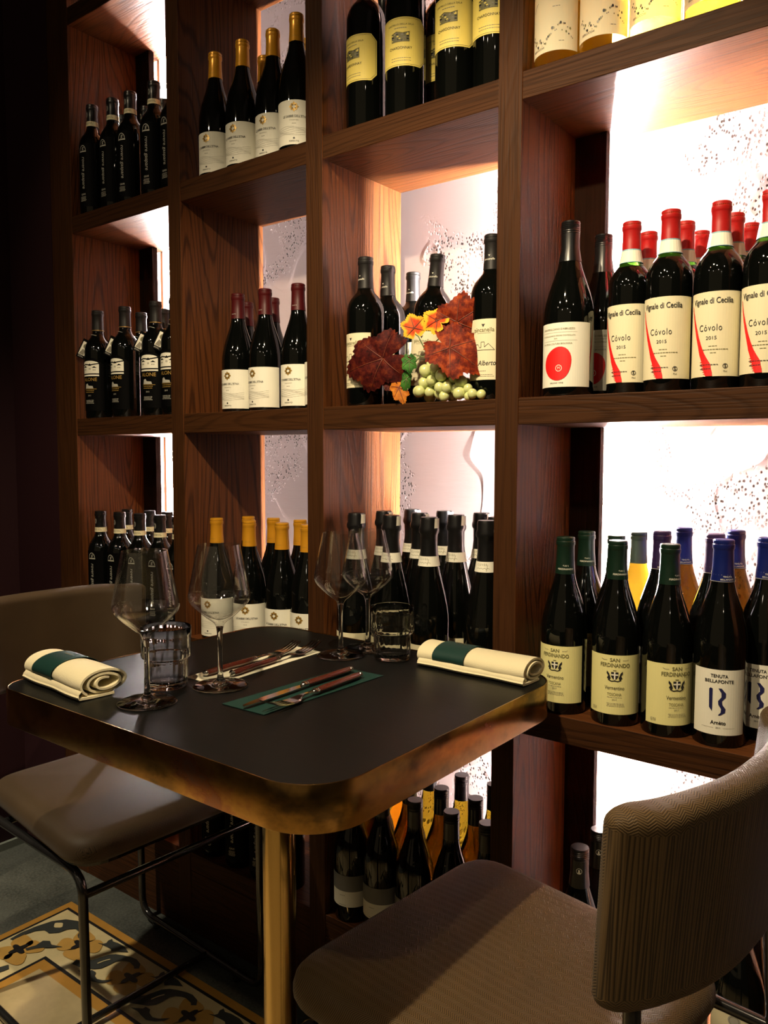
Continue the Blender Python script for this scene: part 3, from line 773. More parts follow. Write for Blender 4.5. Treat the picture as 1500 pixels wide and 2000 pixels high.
# --- red-streak label
def art_streak(root, rf, cap):
    hw = rf(.05) * math.radians(82)
    lab = paper(root, rf, label_outline('rect', hw, .022, .148), P_CREAM)
    s = Sheet()
    s.text('Vignale di Cecilia', .000, .134, .0122, I_BLACK, 1, width=.062, bold=.014)
    s.text('C\u00f3volo', -.001, .094, .0140, I_BLACK, 1, width=.033, gap=1.2); s.text('2015', .001, .079, .0072, I_BLACK, 1, width=.015)
    L = [(-.0330, .1300), (-.0300, .112), (-.0265, .098), (-.0225, .082), (-.0185, .068), (-.0150, .056), (-.0115, .046), (-.0095, .040), (-.0085, .034), (-.0065, .0285), (-.0050, .0225)]
    wd = [.0006, .0028, .0042, .0054, .0066, .0082, .0104, .0120, .0118, .0112, .0104]
    Lp = []; Rp = []
    rnd = random.Random(3)
    for (x, z), w in zip(L, wd): Lp.append((x - .0015 + rnd.uniform(-.0005, .0005), z)); Rp.append((x - .0015 + w, z))
    for i in range(len(L) - 1): s.poly([Lp[i], Lp[i + 1], Rp[i + 1], Rp[i]], I_RED, 2)
    for k in range(7): s.poly([(-.0125 + k * .0009 - .0035, .044 - k * .003), (-.010 + k * .0009, .0445 - k * .003), (-.010 + k * .0009, .0425 - k * .003)], I_RED, 2)
    s.micro(.004, .067, .016, I_OLIVE, 1, .0009, lv=1); s.micro(.004, .062, .050, I_OLIVE, 1, .0011, lv=1); s.micro(.004, .057, .010, I_OLIVE, 1, lv=1)
    s.micro(-.002, .0395, .032, I_BLACK, 1, .0009, lv=3); s.micro(-.006, .0335, .020, I_BLACK, 1, .0009, lv=3)
    s.ring(.0215, .037, .0030, .0038, I_BLACK, 1, n=12); s.text('S', .0215, .037, .0062, I_BLACK, 1, bold=.03); s.text('75cl', .0215, .029, .0036, I_BLACK, 1)
    prints(lab, rf, s)
def band_doc(root, rf, cap):
    g = lambda q: max(rf(q) + .0009, .0150)
    s = Sheet(); s.poly([(-.046, .218), (.046, .218), (.046, .240), (-.046, .240)], P_WHITE)
    s.rect(0, .2198, .092, .0036, B_BLUE, 1); s.rect(0, .2388, .092, .0024, B_BLUE, 1); s.text('VENETO ITALIA', 0, .2305, .0045, I_OLIVE, 1); s.micro(0, .2260, .03, I_OLIVE, 1, lv=1)
    s.wrap('neck_band', g, .0003, root, r0=.0150)
bottle_type('streak', 'bordeaux', .286, G_DARK, C_RED, .238, R=.0358, neck=(G_NECK, .211), artwork=art_streak, bands=band_doc)

# --- sparkling bottles
def art_spark(root, rf, cap):
    hw = rf(.05) * math.radians(60)
    lab = paper(root, rf, label_outline('rect', hw, .020, .074), P_CREAM)
    s = Sheet(); s.text('BRUT', 0, .055, .008, I_BLACK, 1); s.text("MONT'ALTO", 0, .040, .0085, I_BLACK, 1, width=.05); prints(lab, rf, s)
def band_spark(root, rf, cap):
    g = lambda q: rf(q) + .0009
    s = Sheet(); s.poly([(-.052, .222), (.052, .222), (.052, .241), (-.052, .241)], P_WHITE)
    s.text('CUV\u00c9E', -.002, .2355, .0052, I_OLIVE, 1, gap=1.3); s.line([(-.012 + k * .003, .228 + .0016 * (k % 2)) for k in range(9)], .0006, I_OLIVE, 1); s.line([(.006, .224), (.009, .236)], .0006, I_OLIVE, 1)
    s.wrap('neck_band', g, .0003, root)
    s = Sheet(); s.poly([(-.009, .292), (.009, .292), (.008, .313), (-.008, .313)], I_WHITE); s.wrap('foil_tab', lambda q: .0185, .0006, cap, yaw=math.radians(88), r0=.018)
bottle_type('sparkling', 'champagne', .316, G_DARK, C_BLACK, .238, 'sparkling', artwork=art_spark, bands=band_spark)

# --- pale yellow label with a shield
def art_shield(root, rf, cap):
    hw = rf(.05) * math.radians(72)
    lab = paper(root, rf, label_outline('rect', hw, .020, .116), P_SAND)
    s = Sheet()
    s.text('SAN', 0, .109 - .001, .0078, I_OLIVE, 1, bold=.02, width=.015); s.text('FERDINANDO', 0, .0995, .0088, I_OLIVE, 1, bold=.02, width=.046)
    for q in (-1, 1): s.line([(q * .012, .108), (q * .018, .108), (q * .021, .1095)], .0005, I_GREY, 1)
    s.poly([(-.0055, .089), (.0055, .089), (.0055, .082), (.003, .078), (0, .0765), (-.003, .078), (-.0055, .082)], I_BLACK, 1)
    s.rect(0, .083, .0022, .0125, I_WHITE, 2); s.rect(0, .0845, .0105, .0022, I_WHITE, 2); s.rect(0, .0915, .005, .0012, I_OLIVE, 1)
    for q in (-1, 1):
        s.poly([(q * .006, .079), (q * .0085, .0865), (q * .0120, .0905), (q * .0125, .0865), (q * .0100, .083), (q * .0118, .079), (q * .008, .0755)], I_BLACK, 1)
    s.line([(-.010, .0765), (-.005, .0740), (0, .0748), (.005, .0740), (.010, .0765)], .0016, I_BLACK, 1)
    s.text('Vermentino', 0, .0630, .0088, I_BLACK, 1, width=.030); s.text('TOSCANA', 0, .0525, .0066, I_OLIVE, 1, width=.022)
    s.micro(0, .0480, .027, I_GREY, 1, .0006, lv=1); s.text('2017', 0, .0440, .0038, I_GREY, 1); s.micro(.002, .0380, .028, I_GREY, 3, .0006, .0022, 1, 2)
    s.micro(-.034, .029, .010, I_GREY, 3, .0007, .0020, 1, 7)
    prints(lab, rf, s)
def shield_cap(root, rf, cap):
    g = lambda q: max(rf(q) + .0008, .0148)
    s = Sheet(); s.text('SAN', 0, .2475, .0048, I_WHITE); s.text('FERDINANDO', 0, .2425, .0040, I_WHITE)
    s.wrap('stamp', g, .0004, cap, r0=.0148, yaw=math.radians(25))
bottle_type('shield', 'burgundy', .296, G_DARK, C_GREEN, .234, artwork=art_shield, bands=shield_cap)
bottle_type('shield_back', 'burgundy', .296, G_AMBER, C_OLIVE, .240, bands=None, artwork=art_shield)

# --- white label with two navy brush strokes
def art_brush(root, rf, cap):
    hw = rf(.05) * math.radians(60)
    lab = paper(root, rf, label_outline('rect', hw, .020, .118), P_WHITE)
    s = Sheet()
    s.text('TENUTA', 0, .1085, .0068, I_BLACK, 1, bold=.02, width=.024); s.text('BELLAFONTE', 0, .1005, .0068, I_BLACK, 1, bold=.02, width=.040)
    s.poly([(-.0135, .0885), (-.0115, .0905), (-.0085, .0895), (-.0085, .0595), (-.0090, .0555), (-.0130, .0610)], I_NAVY, 1)
    c = [(.0015, .0905), (.0065, .0835), (.0065, .0775), (.0018, .0715), (.0025, .0660), (.0065, .0600), (.0060, .0545), (.0010, .0500)]
    wv = [.0045, .0062, .0058, .0052, .0056, .0062, .0058, .0030]
    for i in range(7):
        (x0, z0), (x1, z1) = c[i], c[i + 1]
        s.poly([(x0 - wv[i] / 2, z0), (x1 - wv[i + 1] / 2, z1), (x1 + wv[i + 1] / 2, z1), (x0 + wv[i] / 2, z0)], I_NAVY, 1)
    s.text('Arn\u00e8to', 0, .0385, .0078, I_BLACK, 1, bold=.025, width=.021); s.text('2015', 0, .0310, .0032, I_BLACK, 1)
    for q in (-1, 1): s.rect(q * .015, .0310, .017, .0003, I_GREY, 1)
    prints(lab, rf, s)
def brush_cap(root, rf, cap):
    g = lambda q: max(rf(q) + .0008, .0148)
    s = Sheet()
    for z in (.2460, .2560): s.rect(0, z, .092, .0007, I_SILVER)
    s.text('TENUTA', .004, .2532, .0032, I_WHITE); s.text('BELLAFONTE', .004, .2490, .0032, I_WHITE); s.wrap('stamp', g, .0004, cap, r0=.0150, yaw=math.radians(10))
bottle_type('brush', 'burgundy', .308, G_DARK, C_BLUE, .245, artwork=art_brush, bands=brush_cap)
bottle_type('brush_plum', 'burgundy', .308, G_DARK, C_PLUM, .245, artwork=art_brush, bands=brush_cap)
bottle_type('brush_back', 'burgundy', .308, G_BROWN, C_BLUE, .245, artwork=art_brush, bands=brush_cap)

# --- grey over white label
def art_twotone(root, rf, cap):
    hw = rf(.05) * math.radians(75)
    lab = paper(root, rf, label_outline('rect', hw, .034, .100), P_WHITE)
    s = Sheet(); s.rect(0, .0835, hw * 2 - .0006, .033, P_GREY, 1); s.micro(-.012, .058, .016, I_GREY, 1, lv=1); s.micro(-.012, .030 + .008, .02, I_GREY, 1, lv=1)
    prints(lab, rf, s)
bottle_type('twotone', 'burgundy', .290, G_DARK, C_BLACK, .238, 'screw', artwork=art_twotone)
bottle_type('twotone_back', 'burgundy', .290, G_AMBER, C_BLACK, .238, 'screw')
bottle_type('twotone_mid', 'burgundy', .290, G_BROWN, C_BLACK, .238, 'screw')

# --- arched cream label, handwritten name
def art_arched(root, rf, cap):
    hw = rf(.05) * math.radians(70)
    lab = paper(root, rf, label_outline('arch', hw, .022, .140), P_CREAM)
    s = Sheet(); s.disc(0, .124, .0088, I_SILVER, 1, 20); s.ring(0, .124, .0064, .0072, I_GREY, 2, n=14)
    s.text('Prodigo', .001, .103, .0150, I_BLACK, 1, shear=.35, bold=.02, width=.044); s.text('syrah', .001, .090, .0060, I_BLACK, 1, shear=.2)
    s.text('SICILIA', 0, .055, .006, I_OLIVE, 1); prints(lab, rf, s)
def arched_cap(root, rf, cap):
    s = Sheet(); s.ring(0, .262, .0042, .0048, I_WHITE, 0, n=14, sy=1.1); s.disc(0, .263, .0016, I_WHITE); s.poly([(-.003, .258), (.003, .258), (.001, .2615), (-.001, .2615)], I_WHITE)
    s.wrap('stamp', lambda q: .0156, .0004, cap, r0=.0152, yaw=math.radians(15))
bottle_type('arched', 'burgundy', .298, G_DARK, C_BLACK, .232, 'screw', artwork=art_arched, bands=arched_cap)

# --- plain white label
def art_plain(root, rf, cap):
    hw = rf(.05) * math.radians(75)
    lab = paper(root, rf, label_outline('rect', hw, .028, .120), P_WHITE)
    s = Sheet(); s.text('FRAPPATO', -.002, .088, .006, I_OLIVE, 1); s.micro(0, .036, .018, I_OLIVE, 1, lv=1); prints(lab, rf, s)
bottle_type('plain', 'burgundy', .296, G_DARK, C_WINE, .236, artwork=art_plain)

# placement: (bay, level, type, x, y, facing in degrees, words that tell it apart)
BAYW = ['leftmost bay', 'second bay', 'third bay', 'rightmost bay']
LVW = ['bottom shelf', 'third shelf', 'second shelf', 'top shelf']
LOOK = {'etna_gold': 'gold-capped bottle', 'etna_red': 'maroon-capped bottle', 'arch': 'black-labelled slim bottle', 'castle': 'castle-picture bottle with hanging tag',
        'yellow_label': 'yellow-labelled dark bottle', 'yellow_wine': 'glowing yellow wine bottle', 'hill': 'cream-labelled black-capped bottle', 'stone': 'red-blob-labelled screw-cap bottle',
        'streak': 'red-capped bottle', 'sparkling': 'black-foiled sparkling bottle', 'shield': 'green-capped dark bottle', 'shield_back': 'grey-green-capped amber bottle',
        'brush': 'blue-capped dark bottle', 'brush_plum': 'plum-capped dark bottle', 'brush_back': 'blue-capped amber bottle', 'twotone': 'black-capped dark bottle',
        'twotone_back': 'black-capped amber bottle', 'twotone_mid': 'black-capped brown bottle', 'arched': 'black-capped dark bottle', 'plain': 'white-labelled dark bottle'}
GROUPW = {'etna_gold': 'gold-capped bottles', 'etna_red': 'maroon-capped bottles', 'arch': 'black-labelled slim bottles', 'castle': 'castle-picture bottles',
          'yellow_label': 'yellow-labelled bottles', 'yellow_wine': 'glowing yellow bottles', 'hill': 'cream-labelled bottles', 'stone': 'red-blob bottles', 'streak': 'red-capped bottles',
          'sparkling': 'sparkling wine bottles', 'shield': 'pale-labelled white wines', 'shield_back': 'pale-labelled white wines', 'brush': 'brush-stroke white wines', 'brush_plum': 'brush-stroke white wines',
          'brush_back': 'brush-stroke white wines', 'twotone': 'black-capped white wines', 'twotone_back': 'black-capped white wines', 'twotone_mid': 'black-capped white wines', 'arched': 'arched-label red wines', 'plain': 'white-labelled bottles'}
PLACE = [
 # leftmost bay
 (0, 3, 'arch', [(-1.938, .037, 10), (-1.860, .046, 6), (-1.791, .050, 14), (-1.697, .052, 16), (-1.622, .055, 4)], 'front'),
 (0, 3, 'arch', [(-1.930, .125, 5), (-1.834, .128, 8), (-1.760, .130, 8)], 'rear'),
 (0, 2, 'castle', [(-1.935, .038, 14), (-1.826, .046, 4), (-1.703, .050, 16), (-1.628, .052, 10)], 'front'),
 (0, 2, 'castle', [(-1.867, .125, 8), (-1.776, .130, 12)], 'rear'),
 (0, 1, 'arch', [(-1.946, .040, 12), (-1.866, .045, 10), (-1.778, .045, 12), (-1.694, .045, 14), (-1.620, .045, 10)], 'front'),
 (0, 1, 'arch', [(-1.948, .125, 8), (-1.853, .130, 8), (-1.775, .130, 8)], 'rear'),
 (0, 0, 'plain', [(-1.868, .050, 40), (-1.782, .050, 40), (-1.690, .050, 40)], 'front'),
 # second bay
 (1, 3, 'etna_gold', [(-1.474, .055, 14), (-1.383, .055, 12), (-1.297, .064, 10), (-1.213, .050, 34)], 'front'),
 (1, 3, 'etna_gold', [(-1.397, .135, 10), (-1.262, .140, 10)], 'rear'),
 (1, 2, 'etna_red', [(-1.434, .080, 6), (-1.344, .080, -4), (-1.246, .085, 8), (-1.165, .075, 2)], 'front'),
 (1, 2, 'etna_red', [(-1.495, .165, 6), (-1.405, .165, 6), (-1.322, .165, 8)], 'rear'),
 (1, 1, 'etna_gold', [(-1.474, .042, 12), (-1.362, .042, 30), (-1.258, .042, 16), (-1.181, .042, 12)], 'front'),
 (1, 1, 'etna_gold', [(-1.455, .125, 10), (-1.372, .128, 10), (-1.285, .128, 10)], 'rear'),
 (1, 0, 'arch', [(-1.494, .045, 14), (-1.408, .045, 14), (-1.326, .045, 12), (-1.244, .045, 10)], 'front'),
 # third bay
 (2, 3, 'yellow_label', [(-1.023, .045, -2), (-.928, .045, 26), (-.815, .045, 14), (-.738, .048, 16)], 'front'),
 (2, 3, 'yellow_label', [(-1.050, .140, 0), (-.905, .135, 30), (-.805, .138, 10)], 'rear'),
 (2, 2, 'hill', [(-1.028, .050, -10), (-.745, .060, 8)], 'front'),
 (2, 2, 'hill', [(-1.037, .135, -6), (-1.030, .215, 0)], 'rear'),
 (2, 1, 'sparkling', [(-1.054, .052, 8), (-.966, .055, 8), (-.875, .055, 6), (-.748, .055, 12)], 'front'),
 (2, 1, 'sparkling', [(-1.048, .137, 8), (-.957, .140, 12), (-.868, .140, 4), (-.776, .140, 12)], 'middle'),
 (2, 1, 'sparkling', [(-1.035, .221, 6), (-.950, .221, 8), (-.858, .221, 5)], 'rear'),
 (2, 0, 'twotone', [(-1.057, .042, 26), (-.978, .042, 24), (-.896, .042, 18), (-.811, .042, 16), (-.733, .042, 16)], 'front'),
 (2, 0, 'twotone_mid', [(-1.052, .122, 0), (-.967, .122, 0), (-.887, .122, 0), (-.806, .122, 0)], 'middle'),
 (2, 0, 'twotone_back', [(-1.056, .202, 0), (-.972, .204, 0), (-.890, .204, 0), (-.811, .204, 0)], 'rear'),
 # rightmost bay
 (3, 3, 'yellow_wine', [(-.616, .045, 6), (-.537, .045, 16), (-.455, .045, 14), (-.372, .045, 12), (-.291, .045, 12)], 'front'),
 (3, 2, 'stone', [(-.591, .050, 6)], 'front'),
 (3, 2, 'stone', [(-.579, .160, 6)], 'rear'),
 (3, 2, 'streak', [(-.508, .105, -2), (-.436, .080, 2), (-.362, .085, 0), (-.289, .075, -2)], 'front'),
 (3, 2, 'streak', [(-.508, .182, 8), (-.438, .158, 8), (-.362, .160, 8)], 'middle'),
 (3, 2, 'streak', [(-.435, .232, 8), (-.356, .234, 8)], 'rear'),
 (3, 1, 'shield', [(-.588, .045, 3), (-.495, .042, 20), (-.411, .042, 40)], 'front'),
 (3, 1, 'brush', [(-.333, .046, 14), (-.286, .114, 0)], 'front'),
 (3, 1, 'shield', [(-.530, .123, 10), (-.602, .163, 6)], 'rear'),
 (3, 1, 'brush_plum', [(-.452, .123, 10), (-.368, .128, 10)], 'middle'),
 (3, 1, 'shield_back', [(-.523, .210, 10)], 'rear'),
 (3, 1, 'brush_back', [(-.444, .210, 10), (-.358, .212, 10)], 'rear'),
 (3, 0, 'arched', [(-.552, .045, 6), (-.375, .050, 14), (-.292, .048, 6)], 'front'),
 (3, 0, 'arched', [(-.552, .128, 6), (-.284, .135, 8)], 'rear'),
]
ORD = ['first', 'second', 'third', 'fourth', 'fifth']
PROTO = {}; COUNT = {}
TIDY = {}
for bay, lv, key, spots, row in PLACE:
    k0 = (bay, lv, LOOK[key], row); TIDY[k0] = TIDY.get(k0, 0) + len(spots)
for bay, lv, key, spots, row in PLACE:
    for (x, y, a) in spots:
        if key not in PROTO: o = PROTO[key] = build_bottle(key)
        else: o = copy_tree(PROTO[key])
        o.location = (x, y, LEVELS[lv]); o.rotation_euler = (0, 0, math.radians(a))
        k0 = (bay, lv, LOOK[key], row); i = COUNT.get(k0, 0); COUNT[k0] = i + 1
        order = sorted(spots)
        j = order.index((x, y, a)) + (i - spots.index((x, y, a)))
        where = f'{row} row, {LVW[lv]} of {BAYW[bay]}'
        if TIDY[k0] == 1: lab = f'{LOOK[key]} alone of its kind in {where}'
        else: lab = f'{LOOK[key]}, {ORD[j]} from left in {where}'
        tag(o, lab, 'bottle', f'{GROUPW[key]} on the {LVW[lv]} of the {BAYW[bay]}')
lean = copy_tree(PROTO['hill']); lean.location = (-.931, .122, LEVELS[2] + .0032); lean.rotation_euler = (0, math.radians(5), math.radians(6))
tag(lean, 'cream-labelled black-capped bottle leaning to the right behind the grape leaves', 'bottle', 'cream-labelled bottles on the second shelf of the third bay')

# ------------------------------------------------------------------ the table
TZ = 0.81
TX0, TX1, TY0, TY1 = -1.228, -0.554, -0.616, -0.030
def make_table():
    cx, cy = -0.890, -0.323
    root = empty('bistro_table', (cx, cy, 0))
    tag(root, 'square black-topped table with aged brass edge on a brass column', 'table')
    out = [(x - cx, y - cy) for x, y in rounded_rect(TX0, TX1, TY0, TY1, [.070, .075, .045, .080], 12)]
    inn = [(x - cx, y - cy) for x, y in rounded_rect(TX0 + .0035, TX1 - .0035, TY0 + .0035, TY1 - .0035, [.0665, .0715, .0415, .0765], 12)]
    bm = bmesh.new(); prism_bm(bm, inn, TZ - .030, TZ - .0006); o = finish('tabletop', bm, TOP, root)
    bm = bmesh.new(); n = len(out); z0, z1 = TZ - .0555, TZ + .0004
    ring = []
    for pts, z in ((out, z0 + .001), (out, z1 - .0012), ([(x * .9985, y * .9985) for x, y in out], z1), ([(a[0] * .3 + b[0] * .7, a[1] * .3 + b[1] * .7) for a, b in zip(out, inn)], z1), (inn, z1 - .0008), (inn, z0), ([(x * .998, y * .998) for x, y in out], z0)):
        ring.append([bm.verts.new((x, y, z)) for x, y in pts])
    for a, b in zip(ring, ring[1:] + ring[:1]):
        for k in range(n): bm.faces.new((a[k], a[(k + 1) % n], b[(k + 1) % n], b[k]))
    bmesh.ops.recalc_face_normals(bm, faces=bm.faces)
    finish('brass_edge', bm, BRASS_BAND, root, smooth=True, angle=40)
    px, py = -0.904 - cx, -0.325 - cy
    bm = bmesh.new(); lathe_bm(bm, [(0, .012), (.0268, .012), (.0268, TZ - .030), (0, TZ - .030)], 64)
    o = finish('column', bm, BRASS_LEG, root, smooth=True, angle=40); o.location = (px, py, 0)
    bm = bmesh.new(); lathe_bm(bm, [(0, 0), (.20, 0), (.205, .003), (.205, .008), (.19, .012), (.04, .016), (.03, .024), (0, .024)], 72)
    o = finish('foot_plate', bm, BRASS_LEG, root, smooth=True, angle=40); o.location = (px, py, 0.0035)
    bm = bmesh.new(); box_bm(bm, -.12, .12, -.12, .12, TZ - .037, TZ - .0305, .001)
    o = finish('mounting_plate', bm, TUBE, root); o.location = (px, py, 0)
make_table()

# ------------------------------------------------------------------ the chairs
def pad_mesh(outline, prof, dome, crown, uvscale=1.0):
    """upholstered pad: prof = [(inset, z)] from the bottom edge round to the top edge"""
    bm = bmesh.new(); uv = bm.loops.layers.uv.new('UVMap'); n = len(outline)
    cx = sum(p[0] for p in outline) / n; cy = sum(p[1] for p in outline) / n
    rings = []
    def ring(inset, z, k=None):
        r = []
        for i, (x, y) in enumerate(outline):
            xa, ya = outline[i - 1]; xb, yb = outline[(i + 1) % n]
            tx, ty = xb - xa, yb - ya; d = math.hypot(tx, ty)
            nx, ny = -ty / d, tx / d                     # inward for a CCW outline
            r.append(bm.verts.new((x + nx * inset, y + ny * inset, z)))
        return r
    for ins, z in prof: rings.append(ring(ins, z))
    last = [v.co.copy() for v in rings[-1]]; zt = prof[-1][1]
    for k in (0.85, 0.68, 0.5, 0.32, 0.15):
        rings.append([bm.verts.new((cx + (c.x - cx) * k, cy + (c.y - cy) * k, zt + dome * (1 - k ** 2.2) + crown(cx + (c.x - cx) * k, cy + (c.y - cy) * k))) for c in last])
    for a, b in zip(rings[:-1], rings[1:]):
        for i in range(n): bm.faces.new((a[i], a[(i + 1) % n], b[(i + 1) % n], b[i]))
    bm.faces.new(rings[-1]); bm.faces.new(rings[0][::-1])
    for f in bm.faces:
        for l in f.loops: l[uv].uv = (l.vert.co.y + l.vert.co.z * .3, l.vert.co.x + l.vert.co.z * .5)
    bmesh.ops.recalc_face_normals(bm, faces=bm.faces)
    return bm
def make_chair(label, loc, rz, leather):
    root = empty('dining_chair', loc, rz); tag(root, label, 'chair', None)
    o2 = [(p.x, p.y) for p in fillet([(.236, -.226, 0), (.236, .226, 0), (-.198, .192, 0), (-.198, -.192, 0)], .070, 8, closed=True)]
    dense = []
    for i in range(len(o2)):                             # subdivide the straight runs
        a, b = o2[i], o2[(i + 1) % len(o2)]; d = math.hypot(b[0] - a[0], b[1] - a[1]); m = max(1, int(d / .03))
        for k in range(m): dense.append((a[0] + (b[0] - a[0]) * k / m, a[1] + (b[1] - a[1]) * k / m))
    prof = [(.012, .452), (.004, .456), (.0, .464), (.0, .476), (.003, .486), (.010, .4935), (.022, .4985), (.040, .501)]
    seat = finish('seat', pad_mesh(dense, prof, .006, lambda x, y: -.004 * math.exp(-((x + .02) ** 2 + y * y) / .018)), leather, root, smooth=True)
    bm = bmesh.new(); pts = [(p[0] * .93, p[1] * .93) for p in dense]; prism_bm(bm, pts, .4430, .4535); finish('seat_base', bm, TUBE, root)
    # backrest: a padded band swept along a gentle curve
    bm = bmesh.new(); uv = bm.loops.layers.uv.new('UVMap'); rings = []; S = 60; hw = .212
    zc, hh = .752, .104
    for i in range(S + 1):
        s = math.sin(PI / 2 * max(-1, min(1, (-1 + 2 * i / S)))) ; s = s * .9999; y = hw * s
        x = -.284 + .062 * abs(s) ** 2.6
        dx = .062 * 2.6 * abs(s) ** 1.6 * (1 if s > 0 else -1) / hw
        t = Vector((dx, 1, 0)).normalized(); nrm = Vector((-t.y, t.x, 0))     # towards the outer back
        e = min(1.0, (1 - abs(s)) / .13); ease = math.sqrt(max(1 - (1 - e) ** 2, 0.0))
        T = .022 * (.12 + .88 * ease); H = hh * (.84 + .16 * ease)
        T *= 1 + .18 * math.exp(-((abs(s) - .80) / .10) ** 2)                # plump edge where the cover is folded
        H = H - .004 * math.exp(-((abs(s) - .8) / .12) ** 2)
        sec = rounded_rect(-T, T, -H, H, [min(T * .97, .021)] * 4, 5)
        ring = []
        for (a, b) in sec:
            pinch = 1.0 - .10 * math.exp(-((abs(b) - H * .80) / (H * .08)) ** 2)
            lean = -.10 * b                                                 # top leans back a little
            p = Vector((x, y, zc + b)) + nrm * (a * pinch - lean)
            ring.append(bm.verts.new(p))
        per = [0.0]
        for k in range(1, len(sec)): per.append(per[-1] + math.hypot(sec[k][0] - sec[k - 1][0], sec[k][1] - sec[k - 1][1]))
        rings.append((ring, y * 1.05, per))
    for (a, ya, sa), (b, yb, sb) in zip(rings[:-1], rings[1:]):
        n = len(a)
        for k in range(n):
            f = bm.faces.new((a[k], b[k], b[(k + 1) % n], a[(k + 1) % n]))
            for l in f.loops:
                yy = ya if l.vert in (a[k], a[(k + 1) % n]) else yb
                kk = k if l.vert in (a[k], b[k]) else (k + 1)
                l[uv].uv = (yy, sa[kk] if kk < n else sa[k] + .002)
    for r, yy, sc in (rings[0], rings[-1]):
        f = bm.faces.new(r)
        for l in f.loops: l[uv].uv = (l.vert.co.x, l.vert.co.z)
    bmesh.ops.recalc_face_normals(bm, faces=bm.faces)
    finish('backrest', bm, leather, root, smooth=True)
    R = .0085
    for sgn in (-1, 1):
        y = .200 * sgn
        P = [(-.255, y, .4335), (.206, y, .4335), (.212, y, .0185), (-.242, y, .0185), (-.250, y, .45), (-.240, y * .90, .69)]
        tube('side_frame', fillet([Vector(p) for p in P], .045, 8), R, TUBE, root)
        for gx in (.13, -.18):
            bm = bmesh.new(); lathe_bm(bm, [(0, 0), (.010, 0), (.011, .003), (.010, .0115), (0, .0115)], 16)
            g = finish('glide', bm, TUBE, root, smooth=True, angle=40); g.location = (gx, y, 0.0028)
    tube('front_stretcher', [(.206, -.200, .395), (.206, 0, .395), (.206, .200, .395)], .0075, TUBE, root)
    tube('floor_stretcher', [(.022, -.200, .0185), (.022, 0, .0185), (.022, .200, .0185)], .0075, TUBE, root)
    tube('seat_support', [(-.10, -.200, .4345), (-.10, .200, .4345)], .0075, TUBE, root)
    tube('seat_support', [(.12, -.200, .4345), (.12, .200, .4345)], .0075, TUBE, root)
    return root
make_chair('taupe herringbone chair in the foreground right, its curved backrest turned to the camera', (-.477, -.307, 0), PI - math.radians(5.6), LEATHER_R)
make_chair('smooth brown leather chair on the left, its seat half under the table', (-1.446, -.252, 0), math.radians(-3), LEATHER_L)

# ------------------------------------------------------------------ glasses
def smooth_curve(ctrl, n=6):
    out = []; P = [ctrl[0]] + list(ctrl) + [ctrl[-1]]
    for i in range(len(P) - 3):
        for k in range(n):
            t = k / n
            out.append(tuple(max(0.0, 0.5 * ((2 * P[i + 1][q]) + (-P[i][q] + P[i + 2][q]) * t + (2 * P[i][q] - 5 * P[i + 1][q] + 4 * P[i + 2][q] - P[i + 3][q]) * t * t + (-P[i][q] + 3 * P[i + 1][q] - 3 * P[i + 2][q] + P[i + 3][q]) * t ** 3)) for q in (0, 1)))
    out.append(ctrl[-1]); return out
def make_wine_glass():
    root = empty('wine_glass')
    outer = [(.0425, .0022), (.0300, .0040), (.0140, .0065), (.0065, .0110), (.0042, .0200), (.0038, .0450), (.0040, .0750), (.0052, .0900), (.0085, .0985), (.0180, .1060), (.0320, .1180), (.0425, .1290), (.0470, .1385), (.0462, .1480), (.0435, .1620), (.0395, .1820), (.0350, .2040), (.0318, .2200)]
    inner = [(.0309, .2200), (.0341, .2040), (.0386, .1820), (.0426, .1620), (.0452, .1480), (.0459, .1390), (.0412, .1298), (.0305, .1190), (.0160, .1085), (.0060, .1045)]
    base = [(0, .0010), (.030, .0006), (.0405, .0), (.0425, .0010)]
    prof = base + smooth_curve(outer, 4)[1:] + smooth_curve(inner, 4) + [(0, .1040)]
    co = smooth_curve(outer, 4)
    cut = min(range(len(co)), key=lambda i: abs(co[i][1] - .0930))
    low = base + co[1:cut + 1] + [(0, co[cut][1])]
    high = [(0, co[cut][1] + .00005)] + [(co[cut][0], co[cut][1] + .00005)] + co[cut + 1:] + smooth_curve(inner, 4) + [(0, .1040)]
    b0 = bmesh.new(); lathe_bm(b0, low, 64); finish('stem_and_foot', b0, GLASS, root, smooth=True, angle=60)
    b1 = bmesh.new(); lathe_bm(b1, high, 64); finish('glass_bowl', b1, THIN, root, smooth=True, angle=60)
    return root
WG = make_wine_glass()
wine_spots = [(-.967, -.525, 'tall wine glass nearest the rolled napkin at the table front left'), (-.948, -.405, 'tall wine glass standing against the near end of the white paper strip'),
              (-.927, -.145, 'tall wine glass beside the handles of the cutlery on green paper'), (-.921, -.076, 'tall wine glass farthest back, partly behind the front tumbler')]
for i, (x, y, lab) in enumerate(wine_spots):
    o = WG if i == 0 else copy_tree(WG)
    o.location = (x, y, TZ + .0001); o.rotation_euler = (0, 0, i * .7); tag(o, lab, 'wine glass', 'stemmed wine glasses on the table')
